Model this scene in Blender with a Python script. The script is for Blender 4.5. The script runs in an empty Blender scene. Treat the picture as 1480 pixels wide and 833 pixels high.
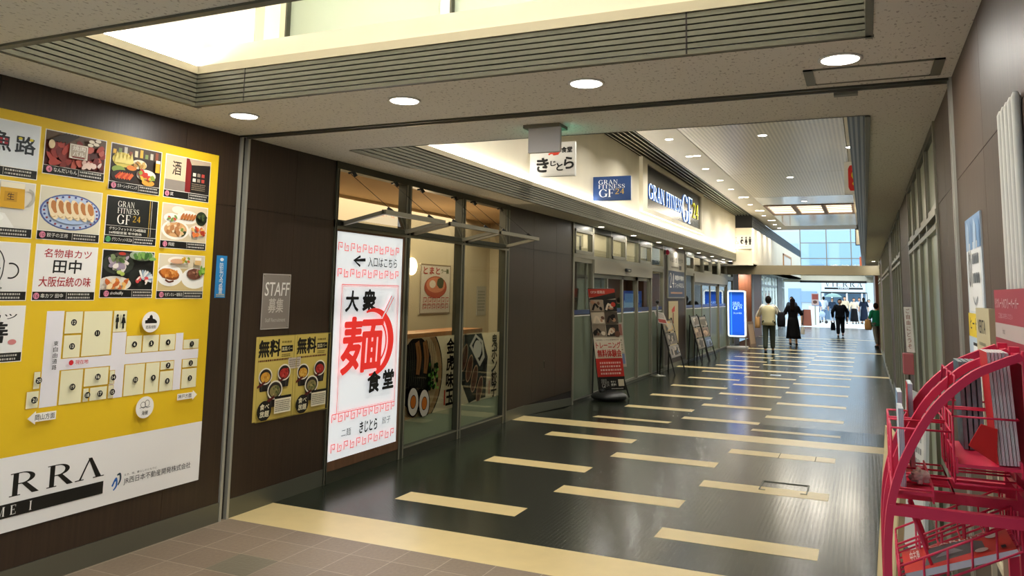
import bpy, bmesh, math, random
from mathutils import Vector, Matrix
random.seed(7)
SC = bpy.context.scene
COL = SC.collection
PI = math.pi

# ------------------------------------------------------------------ camera
cam_d = bpy.data.cameras.new('camera')
cam = bpy.data.objects.new('camera', cam_d)
COL.objects.link(cam)
YAW, PITCH, ROLL = 0.422519, 0.119922, 0.0187125
cf = Vector((-math.sin(YAW)*math.cos(PITCH), math.cos(YAW)*math.cos(PITCH), math.sin(PITCH)))
cr = Vector((math.cos(YAW), math.sin(YAW), 0))
cu = cr.cross(cf)
r2 = cr*math.cos(ROLL) + cu*math.sin(ROLL)
u2 = r2.cross(cf)
cam.matrix_world = Matrix(((r2.x, u2.x, -cf.x, 0), (r2.y, u2.y, -cf.y, 0), (r2.z, u2.z, -cf.z, 1.65), (0, 0, 0, 1)))
cam_d.sensor_width = 36.0
cam_d.lens = 1132.765/1480*36.0
cam_d.shift_y = -(416.5-283.742)/1480
cam_d.clip_start = 0.02
cam_d.clip_end = 400
SC.camera = cam

# ------------------------------------------------------------------ world, exposure
w = bpy.data.worlds.new('world'); SC.world = w; w.use_nodes = True
nt = w.node_tree; bg = nt.nodes['Background']
tcw = nt.nodes.new('ShaderNodeTexCoord'); sepw = nt.nodes.new('ShaderNodeSeparateXYZ')
rampw = nt.nodes.new('ShaderNodeValToRGB')
rampw.color_ramp.elements[0].position = 0.0; rampw.color_ramp.elements[0].color = (0.12, 0.19, 0.25, 1)
rampw.color_ramp.elements[1].position = 0.3; rampw.color_ramp.elements[1].color = (0.86, 1.0, 1.12, 1)
nt.links.new(tcw.outputs['Generated'], sepw.inputs[0]); nt.links.new(sepw.outputs['Z'], rampw.inputs[0])
nt.links.new(rampw.outputs[0], bg.inputs['Color'])
bg.inputs['Strength'].default_value = 3.0
vs = SC.view_settings
SC.display_settings.display_device = 'sRGB'
vs.view_transform = 'Standard'; vs.look = 'None'; vs.gamma = 1.0; vs.exposure = 0.0
vs.use_curve_mapping = False
LAMP = dict(near=12.0, back=11.0, nearcove=30.0, soffit=5.0, void=21.0, panel=170.0, farvoid=80.0, fascia=100.0, shop=52.0, gym=14.0, far=420.0)

def area(name, loc, size, power, color=(1, .96, .89), rot=(0, 0, 0), shape='RECTANGLE', size_y=None, parent=None, spread=PI):
    l = bpy.data.lights.new(name, 'AREA'); l.energy = power; l.color = color
    l.shape = shape; l.size = size
    if size_y is not None: l.size_y = size_y
    l.spread = spread
    o = bpy.data.objects.new(name, l); COL.objects.link(o)
    o.location = loc; o.rotation_euler = rot
    if parent is not None:
        o.parent = parent; o.matrix_parent_inverse = Matrix.Translation(-WL(parent))
    return o

# ------------------------------------------------------------------ helpers
_wl = {}
def WL(o): return _wl.get(o.name, Vector((0, 0, 0)))
def S(h):
    h = h.lstrip('#'); c = [int(h[i:i+2], 16)/255 for i in (0, 2, 4)]
    return tuple(x/12.92 if x <= .04045 else ((x+.055)/1.055)**2.4 for x in c) + (1.0,)

def tag(o, label=None, cat=None, group=None, kind=None):
    if label: o['label'] = label
    if cat: o['category'] = cat
    if group: o['group'] = group
    if kind: o['kind'] = kind
    return o

def empty(name, loc, label, cat, group=None):
    o = bpy.data.objects.new(name, None); COL.objects.link(o)
    o.location = loc; o.empty_display_size = .1; _wl[o.name] = Vector(loc)
    return tag(o, label, cat, group)

class MB:
    """collects shapes and links them as one mesh object"""
    def __init__(self): self.v = []; self.f = []; self.m = []; self.c = []; self.s = []; self.mats = []
    def mi(self, mat):
        if mat not in self.mats: self.mats.append(mat)
        return self.mats.index(mat)
    def add(self, vs, fs, mat, col=None, smooth=False):
        b = len(self.v); self.v += [tuple(p) for p in vs]; k = self.mi(mat)
        for f in fs:
            self.f.append([b+i for i in f]); self.m.append(k); self.c.append(col or (1, 1, 1, 1)); self.s.append(smooth)
        return self
    def box(self, x0, x1, y0, y1, z0, z1, mat, col=None):
        if x0 > x1: x0, x1 = x1, x0
        if y0 > y1: y0, y1 = y1, y0
        if z0 > z1: z0, z1 = z1, z0
        vs = [(x, y, z) for z in (z0, z1) for y in (y0, y1) for x in (x0, x1)]
        return self.add(vs, [(0, 2, 3, 1), (4, 5, 7, 6), (0, 1, 5, 4), (2, 6, 7, 3), (0, 4, 6, 2), (1, 3, 7, 5)], mat, col)
    def quad(self, a, b, c, d, mat, col=None): return self.add([a, b, c, d], [(0, 1, 2, 3)], mat, col)
    def hexa(self, P, mat, col=None):
        """P: bottom 4 (ccw) then top 4"""
        return self.add(P, [(3, 2, 1, 0), (4, 5, 6, 7), (0, 1, 5, 4), (1, 2, 6, 5), (2, 3, 7, 6), (3, 0, 4, 7)], mat, col)
    def bar(self, a, b, w, h, mat, up=(0, 0, 1), col=None):
        a, b = Vector(a), Vector(b); d = (b-a).normalized(); up = Vector(up)
        s = d.cross(up)
        if s.length < 1e-4: s = d.cross(Vector((1, 0, 0)))
        s.normalize(); t = s.cross(d).normalized()
        s *= w/2; t *= h/2
        return self.hexa([a-s-t, a+s-t, b+s-t, b-s-t, a-s+t, a+s+t, b+s+t, b-s+t], mat, col)
    def tube(self, pts, r, mat, n=8, col=None, closed=False, caps=True):
        P = [Vector(p) for p in pts]; N = len(P); R = r if isinstance(r, (list, tuple)) else [r]*N
        rings = []; prev = None
        for i in range(N):
            if closed: d = P[(i+1) % N]-P[i-1]
            else: d = P[min(i+1, N-1)]-P[max(i-1, 0)]
            if d.length < 1e-9: d = Vector((0, 0, 1))
            d.normalize()
            if prev is None:
                a = Vector((0, 0, 1)) if abs(d.z) < .9 else Vector((1, 0, 0))
                s = d.cross(a).normalized()
            else:
                s = prev-d*prev.dot(d)
                s = s.normalized() if s.length > 1e-6 else d.orthogonal().normalized()
            prev = s; t = d.cross(s)
            rings.append([P[i]+(s*math.cos(2*PI*k/n)+t*math.sin(2*PI*k/n))*R[i] for k in range(n)])
        vs = [p for q in rings for p in q]; fs = []
        for i in range(N if closed else N-1):
            j = (i+1) % N
            for k in range(n): fs.append((i*n+k, i*n+(k+1) % n, j*n+(k+1) % n, j*n+k))
        if caps and not closed: fs += [tuple(range(n-1, -1, -1)), tuple((N-1)*n+k for k in range(n))]
        return self.add(vs, fs, mat, col, True)
    def lathe(self, c, prof, mat, n=24, col=None, axis='z', sx=1, sy=1):
        c = Vector(c); vs = []
        for (r, z) in prof:
            for k in range(n):
                a = 2*PI*k/n; x, y = r*math.cos(a)*sx, r*math.sin(a)*sy
                vs.append(c+(Vector((x, y, z)) if axis == 'z' else Vector((x, z, y))))
        fs = []
        for i in range(len(prof)-1):
            for k in range(n): fs.append((i*n+k, i*n+(k+1) % n, (i+1)*n+(k+1) % n, (i+1)*n+k))
        fs += [tuple(range(n-1, -1, -1)), tuple((len(prof)-1)*n+k for k in range(n))]
        return self.add(vs, fs, mat, col, True)
    def loft(self, rings, mat, col=None, caps=True):
        n = len(rings[0]); vs = [p for q in rings for p in q]; fs = []
        for i in range(len(rings)-1):
            for k in range(n): fs.append((i*n+k, i*n+(k+1) % n, (i+1)*n+(k+1) % n, (i+1)*n+k))
        if caps: fs += [tuple(range(n-1, -1, -1)), tuple((len(rings)-1)*n+k for k in range(n))]
        return self.add(vs, fs, mat, col, True)
    def ball(self, c, rx, ry, rz, mat, col=None, n=12, m=8, warp=None):
        prof = []
        vs = []; c = Vector(c)
        for i in range(m+1):
            t = PI*i/m
            for k in range(n):
                a = 2*PI*k/n
                p = Vector((math.sin(t)*math.cos(a)*rx, math.sin(t)*math.sin(a)*ry, -math.cos(t)*rz))
                if warp: p = warp(p)
                vs.append(c+p)
        fs = []
        for i in range(m):
            for k in range(n): fs.append((i*n+k, i*n+(k+1) % n, (i+1)*n+(k+1) % n, (i+1)*n+k))
        return self.add(vs, fs, mat, col, True)
    def mesh(self, name, off):
        me = bpy.data.meshes.new(name)
        me.from_pydata([(p[0]-off[0], p[1]-off[1], p[2]-off[2]) for p in self.v], [], self.f)
        for mt in self.mats: me.materials.append(mt)
        me.polygons.foreach_set('material_index', self.m)
        me.polygons.foreach_set('use_smooth', self.s)
        if any(m_.get('ink') for m_ in self.mats):
            at = me.color_attributes.new('ink', 'FLOAT_COLOR', 'CORNER')
            buf = []
            for p, c in zip(self.f, self.c): buf += list(c)*len(p)
            at.data.foreach_set('color', buf)
        me.validate(); me.update()
        return me
    def build(self, name, parent=None, loc=None, label=None, cat=None, group=None, kind=None, bevel=0):
        off = WL(parent) if parent is not None else Vector(loc or (0, 0, 0))
        o = bpy.data.objects.new(name, self.mesh(name, off)); COL.objects.link(o)
        _wl[o.name] = Vector(off)
        if parent is not None: o.parent = parent
        else: o.location = off
        if bevel:
            b = o.modifiers.new('bevel', 'BEVEL'); b.width = bevel; b.segments = 2; b.limit_method = 'ANGLE'
        return tag(o, label, cat, group, kind)

def struct(mb, name): return mb.build(name, kind='structure')

def copy_tree(src, loc, label=None):
    c = src.copy(); COL.objects.link(c); c.location = loc; _wl[c.name] = Vector(loc)
    if label: c['label'] = label
    for ch in list(src.children):
        d = ch.copy(); COL.objects.link(d); d.parent = c
        for g in list(ch.children):
            e = g.copy(); COL.objects.link(e); e.parent = d
    return c

# ------------------------------------------------------------------ materials
def nodemat(name):
    m = bpy.data.materials.new(name); m.use_nodes = True
    return m, m.node_tree, m.node_tree.nodes['Principled BSDF']
def mat(name, col, rough=.5, metal=0., spec=.5, emit=None, es=0., noise=None, bump=None, trans=0.):
    """noise=(scale xyz, amount)  bump=(scale, strength)"""
    m, t, p = nodemat(name)
    c = S(col) if isinstance(col, str) else col
    p.inputs['Base Color'].default_value = c
    p.inputs['Roughness'].default_value = rough; p.inputs['Metallic'].default_value = metal
    p.inputs['Specular IOR Level'].default_value = spec
    if emit is not None:
        p.inputs['Emission Color'].default_value = S(emit) if isinstance(emit, str) else emit
        p.inputs['Emission Strength'].default_value = es
    if trans: p.inputs['Transmission Weight'].default_value = trans
    if noise or bump:
        tc = t.nodes.new('ShaderNodeTexCoord')
    if noise:
        mp = t.nodes.new('ShaderNodeMapping'); mp.inputs['Scale'].default_value = noise[0]
        nz = t.nodes.new('ShaderNodeTexNoise'); nz.inputs['Scale'].default_value = 1.0; nz.inputs['Detail'].default_value = 4
        rp = t.nodes.new('ShaderNodeValToRGB')
        a = noise[1]
        rp.color_ramp.elements[0].position = .3; rp.color_ramp.elements[1].position = .7
        rp.color_ramp.elements[0].color = tuple(x*(1-a) for x in c[:3])+(1,)
        rp.color_ramp.elements[1].color = tuple(min(1, x*(1+a)) for x in c[:3])+(1,)
        t.links.new(tc.outputs['Object'], mp.inputs[0]); t.links.new(mp.outputs[0], nz.inputs['Vector'])
        t.links.new(nz.outputs[0], rp.inputs[0]); t.links.new(rp.outputs[0], p.inputs['Base Color'])
    if bump:
        n2 = t.nodes.new('ShaderNodeTexNoise'); n2.inputs['Scale'].default_value = bump[0]; n2.inputs['Detail'].default_value = 3
        bp = t.nodes.new('ShaderNodeBump'); bp.inputs['Strength'].default_value = bump[1]; bp.inputs['Distance'].default_value = .01
        t.links.new(tc.outputs['Object'], n2.inputs['Vector']); t.links.new(n2.outputs[0], bp.inputs['Height'])
        t.links.new(bp.outputs[0], p.inputs['Normal'])
    return m

M = {}
M['wood'] = mat('dark_wood_panel', '#35271c', .42, noise=((60, 60, 1.2), .22))
M['wood_r'] = mat('brown_wood_panel', '#4a3a2f', .5, noise=((60, 60, 1.2), .16))
M['wood_red'] = mat('red_brown_wood', '#7a4a30', .45, noise=((40, 40, 1.2), .2))
M['wood_frame'] = mat('sign_wood_frame', '#6b4a33', .45, noise=((30, 30, 3), .2))
M['seam'] = mat('panel_seam', '#1c140f', .8)
M['louver'] = mat('olive_metal_louver', '#716f60', .5, metal=.1)
M['dark_louver'] = mat('dark_grille', '#23261f', .4, metal=.5)
M['cream'] = mat('cream_fascia', '#efe6cf', .6, noise=((3, 3, .4), .03))
M['cream_trim'] = mat('beige_trim', '#cdc2a6', .5)
M['white_wall'] = mat('white_wall', '#e8e4d8', .7)
M['void_ceiling'] = mat('panel_ceiling', '#d8d0bd', .45, noise=((.7, .7, 1), .05))
M['alu'] = mat('anodised_aluminium', '#959180', .36, metal=.5)
M['alu_dark'] = mat('dark_aluminium', '#4a4a3e', .4, metal=.5)
M['alu_light'] = mat('silver_aluminium', '#b3b1a5', .35, metal=.35)
M['steel'] = mat('brushed_steel', '#77776a', .4, metal=.7)
M['black'] = mat('black_metal', '#141412', .45)
M['black_rubber'] = mat('black_rubber', '#1a1b18', .5)
M['white'] = mat('white_plastic', '#e9e8e2', .45)
M['greywhite'] = mat('grey_plastic', '#aaa8a6', .5)
M['red_metal'] = mat('red_enamel', '#e2355a', .38)
M['wall_cream'] = mat('shop_wall', '#d9cba8', .8)
M['shop_ceil'] = mat('shop_ceiling', '#c8ab80', .8)
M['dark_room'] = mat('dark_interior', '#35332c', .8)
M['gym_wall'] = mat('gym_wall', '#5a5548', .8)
M['frost'] = mat('frosted_green_panel', '#9aa890', .3)
M['frost_in'] = mat('frosted_film', '#a3ab95', .4)
M['dash'] = mat('cream_floor_tile', '#d9c38c', .3, noise=((6, 6, 1), .04))
M['skin'] = mat('skin', '#c99d80', .6)
M['paper'] = mat('paper', '#e6e2d8', .7)
M['lamp'] = mat('lamp_disc', '#ffffff', .5, emit=(1, .93, .83, 1), es=9.)
M['lamp_w'] = mat('small_lamp', '#ffffff', .5, emit=(1, .92, .8, 1), es=12.)
M['lamp_panel'] = mat('luminous_panel', '#ffffff', .5, emit=(1, .9, .7, 1), es=1.6)
M['tube_lamp'] = mat('tube_lamp', '#ffffff', .5, emit=(1, .95, .85, 1), es=4.)
M['screen'] = mat('lit_screen', '#3a78c8', .4, emit=S('#5aa0ee'), es=1.2)
M['neon'] = mat('white_neon', '#ffffff', .5, emit=(.72, .9, 1, 1), es=1.15)
M['exit_glow'] = mat('exit_sign_face', '#3fc0a0', .5, emit=S('#49d8c0'), es=3.)
M['mirror'] = mat('dark_mirror', '#3a3733', .22, metal=.8)

def inkmat(name, rough=.5, glow=0., spec=.4):
    m, t, p = nodemat(name)
    a = t.nodes.new('ShaderNodeAttribute'); a.attribute_name = 'ink'
    t.links.new(a.outputs['Color'], p.inputs['Base Color'])
    p.inputs['Roughness'].default_value = rough; p.inputs['Specular IOR Level'].default_value = spec
    m['ink'] = 1
    if glow:
        t.links.new(a.outputs['Color'], p.inputs['Emission Color']); p.inputs['Emission Strength'].default_value = glow
    return m
INK = inkmat('printed_ink')
INKM = inkmat('matt_print', .8, spec=.15)
GLOW = inkmat('backlit_print', .35, .62)
GLOWB = inkmat('backlit_blue_print', .3, .34)
def filmmat():
    m = bpy.data.materials.new('window_film_print'); m.use_nodes = True; t = m.node_tree; m['ink'] = 1
    t.nodes.remove(t.nodes['Principled BSDF']); a = t.nodes.new('ShaderNodeAttribute'); a.attribute_name = 'ink'
    d = t.nodes.new('ShaderNodeBsdfDiffuse'); tl = t.nodes.new('ShaderNodeBsdfTranslucent'); mx = t.nodes.new('ShaderNodeMixShader'); mx.inputs[0].default_value = .55
    for q in (d, tl): t.links.new(a.outputs['Color'], q.inputs[0])
    t.links.new(d.outputs[0], mx.inputs[1]); t.links.new(tl.outputs[0], mx.inputs[2]); t.links.new(mx.outputs[0], t.nodes['Material Output'].inputs['Surface'])
    return m
FILM = filmmat()
CLOTH = inkmat('cloth', .85, spec=.1)

def glassmat(name, tint, refl=1.0, rough=0.0):
    m = bpy.data.materials.new(name); m.use_nodes = True; t = m.node_tree
    t.nodes.remove(t.nodes['Principled BSDF']); out = t.nodes['Material Output']
    tr = t.nodes.new('ShaderNodeBsdfTransparent'); tr.inputs[0].default_value = tint
    gl = t.nodes.new('ShaderNodeBsdfGlossy'); gl.inputs['Roughness'].default_value = rough
    lw = t.nodes.new('ShaderNodeLayerWeight'); lw.inputs['Blend'].default_value = .5
    pw = t.nodes.new('ShaderNodeMath'); pw.operation = 'POWER'; pw.inputs[1].default_value = 5
    mu = t.nodes.new('ShaderNodeMath'); mu.operation = 'MULTIPLY_ADD'; mu.inputs[1].default_value = .9*refl; mu.inputs[2].default_value = .035*refl; mu.use_clamp = True
    mx = t.nodes.new('ShaderNodeMixShader')
    t.links.new(lw.outputs['Facing'], pw.inputs[0]); t.links.new(pw.outputs[0], mu.inputs[0]); t.links.new(mu.outputs[0], mx.inputs[0])
    t.links.new(tr.outputs[0], mx.inputs[1]); t.links.new(gl.outputs[0], mx.inputs[2])
    t.links.new(mx.outputs[0], out.inputs['Surface'])
    return m
M['glass'] = glassmat('clear_glass', (.90, .92, .88, 1))
M['glass_dark'] = glassmat('tinted_glass', (.72, .74, .68, 1))
M['sky_glass'] = glassmat('sky_glass', (.86, .94, 1, 1))

def frosted(name, col, mixf):
    m = bpy.data.materials.new(name); m.use_nodes = True; t = m.node_tree
    t.nodes.remove(t.nodes['Principled BSDF']); out = t.nodes['Material Output']
    d = t.nodes.new('ShaderNodeBsdfDiffuse'); d.inputs[0].default_value = S(col)
    tl = t.nodes.new('ShaderNodeBsdfTranslucent'); tl.inputs[0].default_value = S(col)
    mx = t.nodes.new('ShaderNodeMixShader'); mx.inputs[0].default_value = mixf
    gl = t.nodes.new('ShaderNodeBsdfGlossy'); gl.inputs['Roughness'].default_value = .12
    m2 = t.nodes.new('ShaderNodeMixShader'); m2.inputs[0].default_value = .08
    t.links.new(d.outputs[0], mx.inputs[1]); t.links.new(tl.outputs[0], mx.inputs[2])
    t.links.new(mx.outputs[0], m2.inputs[1]); t.links.new(gl.outputs[0], m2.inputs[2])
    t.links.new(m2.outputs[0], out.inputs['Surface'])
    return m
M['frost_glass'] = frosted('frosted_glass', '#c9d2bd', .5)
M['frost_door'] = frosted('frosted_door_film', '#858f7d', .35)

def ceiling_mat():
    m, t, p = nodemat('mineral_fibre_ceiling')
    p.inputs['Roughness'].default_value = .9
    tc = t.nodes.new('ShaderNodeTexCoord')
    v = t.nodes.new('ShaderNodeTexNoise'); v.inputs['Scale'].default_value = 70; v.inputs['Detail'].default_value = 2
    mp = t.nodes.new('ShaderNodeMapping'); mp.inputs['Scale'].default_value = (1, .55, 1)
    r = t.nodes.new('ShaderNodeValToRGB')
    r.color_ramp.elements[0].position = .33; r.color_ramp.elements[0].color = S('#aaa499')
    r.color_ramp.elements[1].position = .39; r.color_ramp.elements[1].color = S('#dcd8ce')
    t.links.new(tc.outputs['Object'], mp.inputs[0]); t.links.new(mp.outputs[0], v.inputs['Vector'])
    t.links.new(v.outputs[0], r.inputs[0]); t.links.new(r.outputs[0], p.inputs['Base Color'])
    return m
M['ceiling'] = ceiling_mat()

def stud_floor():
    m, t, p = nodemat('studded_rubber_floor')
    p.inputs['Base Color'].default_value = S('#1f241a'); p.inputs['Roughness'].default_value = .2
    p.inputs['Specular IOR Level'].default_value = .5
    tc = t.nodes.new('ShaderNodeTexCoord'); sp = t.nodes.new('ShaderNodeSeparateXYZ')
    t.links.new(tc.outputs['Object'], sp.inputs[0])
    hs = []
    for ax in ('X', 'Y'):
        a = t.nodes.new('ShaderNodeMath'); a.operation = 'MULTIPLY'; a.inputs[1].default_value = 2*PI/.031
        b = t.nodes.new('ShaderNodeMath'); b.operation = 'SINE'
        t.links.new(sp.outputs[ax], a.inputs[0]); t.links.new(a.outputs[0], b.inputs[0]); hs.append(b)
    mu = t.nodes.new('ShaderNodeMath'); mu.operation = 'ADD'
    t.links.new(hs[0].outputs[0], mu.inputs[0]); t.links.new(hs[1].outputs[0], mu.inputs[1])
    rp = t.nodes.new('ShaderNodeMapRange'); rp.inputs['From Min'].default_value = .5; rp.inputs['From Max'].default_value = 1.3
    t.links.new(mu.outputs[0], rp.inputs['Value'])
    bp = t.nodes.new('ShaderNodeBump'); bp.inputs['Strength'].default_value = .13; bp.inputs['Distance'].default_value = .004
    t.links.new(rp.outputs[0], bp.inputs['Height']); t.links.new(bp.outputs[0], p.inputs['Normal'])
    # tile to tile shade variation
    ck = t.nodes.new('ShaderNodeTexNoise'); ck.inputs['Scale'].default_value = .8
    mx = t.nodes.new('ShaderNodeMapRange'); mx.inputs['To Min'].default_value = .15; mx.inputs['To Max'].default_value = .24
    t.links.new(tc.outputs['Object'], ck.inputs['Vector']); t.links.new(ck.outputs[0], mx.inputs['Value']); t.links.new(mx.outputs[0], p.inputs['Roughness'])
    return m
M['stud'] = stud_floor()

def stone_tiles():
    m, t, p = nodemat('beige_stone_tiles')
    p.inputs['Roughness'].default_value = .5
    tc = t.nodes.new('ShaderNodeTexCoord')
    mp = t.nodes.new('ShaderNodeMapping'); mp.inputs['Location'].default_value = (-.02, -.07, 0)
    br = t.nodes.new('ShaderNodeTexBrick'); br.offset = 0.; br.inputs['Scale'].default_value = 1
    br.inputs['Brick Width'].default_value = .3; br.inputs['Row Height'].default_value = .3
    br.inputs['Mortar Size'].default_value = .003; br.inputs['Color1'].default_value = S('#8f7d6a'); br.inputs['Color2'].default_value = S('#837260')
    br.inputs['Mortar'].default_value = S('#b0a08c')
    nz = t.nodes.new('ShaderNodeTexNoise'); nz.inputs['Scale'].default_value = 45; nz.inputs['Detail'].default_value = 5
    mx = t.nodes.new('ShaderNodeMixRGB'); mx.blend_type = 'MULTIPLY'; mx.inputs[0].default_value = .35
    bp = t.nodes.new('ShaderNodeBump'); bp.inputs['Strength'].default_value = .35; bp.inputs['Distance'].default_value = .006
    t.links.new(tc.outputs['Object'], mp.inputs[0]); t.links.new(mp.outputs[0], br.inputs['Vector'])
    t.links.new(tc.outputs['Object'], nz.inputs['Vector']); t.links.new(br.outputs['Color'], mx.inputs[1]); t.links.new(nz.outputs[0], mx.inputs[2])
    t.links.new(mx.outputs[0], p.inputs['Base Color']); t.links.new(nz.outputs[0], bp.inputs['Height']); t.links.new(bp.outputs[0], p.inputs['Normal'])
    return m
M['stone'] = stone_tiles()

def perf_mat():
    m, t, p = nodemat('perforated_ceiling_panel')
    p.inputs['Roughness'].default_value = .28
    tc = t.nodes.new('ShaderNodeTexCoord'); sp = t.nodes.new('ShaderNodeSeparateXYZ')
    t.links.new(tc.outputs['Object'], sp.inputs[0]); hs = []
    for ax in ('X', 'Y'):
        a = t.nodes.new('ShaderNodeMath'); a.operation = 'MULTIPLY'; a.inputs[1].default_value = 2*PI/.062
        b = t.nodes.new('ShaderNodeMath'); b.operation = 'SINE'
        t.links.new(sp.outputs[ax], a.inputs[0]); t.links.new(a.outputs[0], b.inputs[0]); hs.append(b)
    mu = t.nodes.new('ShaderNodeMath'); mu.operation = 'ADD'
    t.links.new(hs[0].outputs[0], mu.inputs[0]); t.links.new(hs[1].outputs[0], mu.inputs[1])
    r = t.nodes.new('ShaderNodeValToRGB'); r.color_ramp.elements[0].position = .3; r.color_ramp.elements[0].color = S('#efe5cf')
    r.color_ramp.elements[1].position = .55; r.color_ramp.elements[1].color = S('#b9ae97')
    t.links.new(mu.outputs[0], r.inputs[0]); t.links.new(r.outputs[0], p.inputs['Base Color'])
    return m
M['perf'] = perf_mat()

# ------------------------------------------------------------------ printed sheets and lettering
_tc = {}
def glyphs(s, bold=0.):
    k = (s, bold)
    if k not in _tc:
        c = bpy.data.curves.new('lettering', 'FONT'); c.body = s; c.resolution_u = 3; c.fill_mode = 'FRONT'; c.offset = bold
        o = bpy.data.objects.new('lettering', c); COL.objects.link(o)
        me = bpy.data.meshes.new_from_object(o.evaluated_get(bpy.context.evaluated_depsgraph_get()))
        vs = [(v.co.x, v.co.y) for v in me.vertices]; fs = [tuple(p.vertices) for p in me.polygons]
        fs = [f if sum(vs[f[i]][0]*vs[f[(i+1) % len(f)]][1]-vs[f[(i+1) % len(f)]][0]*vs[f[i]][1] for i in range(len(f))) > 0 else f[::-1] for f in fs]
        bpy.data.objects.remove(o); bpy.data.curves.remove(c); bpy.data.meshes.remove(me)
        xs = [p[0] for p in vs] or [0, 1]; ys = [p[1] for p in vs] or [0, 1]
        x0, x1, y0, y1 = min(xs), max(xs), min(ys), max(ys)
        _tc[k] = ([((x-x0)/(x1-x0 or 1), (y-y0)/(y1-y0 or 1)) for x, y in vs], fs, (x1-x0)/(y1-y0 or 1))
    return _tc[k]

def arc(cx, cy, rx, ry, a0, a1, n=20):
    return [(cx+rx*math.cos(a0+(a1-a0)*i/n), cy+ry*math.sin(a0+(a1-a0)*i/n)) for i in range(n+1)]
def ringpoly(cx, cy, rx, ry, tx, ty, a0, a1, n=20):
    return arc(cx, cy, rx, ry, a0, a1, n)+arc(cx, cy, rx-tx, ry-ty, a1, a0, n)
def strokepoly(pts, wd):
    n = len(pts); W_ = wd if isinstance(wd, (list, tuple)) else [wd]*n; L = []; Rr = []
    for i in range(n):
        a = pts[max(i-1, 0)]; b = pts[min(i+1, n-1)]; dx, dy = b[0]-a[0], b[1]-a[1]; l = math.hypot(dx, dy) or 1
        nx, ny = -dy/l*W_[i]/2, dx/l*W_[i]/2
        L.append((pts[i][0]+nx, pts[i][1]+ny)); Rr.append((pts[i][0]-nx, pts[i][1]-ny))
    return Rr+L[::-1]
def smooth(pts, k=6):
    """Catmull-Rom through the points"""
    out = []
    for i in range(len(pts)-1):
        p0, p1, p2, p3 = pts[max(i-1, 0)], pts[i], pts[i+1], pts[min(i+2, len(pts)-1)]
        for j in range(k):
            t = j/k
            out.append(tuple(.5*(2*p1[d]+(p2[d]-p0[d])*t+(2*p0[d]-5*p1[d]+4*p2[d]-p3[d])*t*t+(3*p1[d]-p0[d]-3*p2[d]+p3[d])*t**3) for d in range(len(p1))))
    return out+[pts[-1]]

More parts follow.
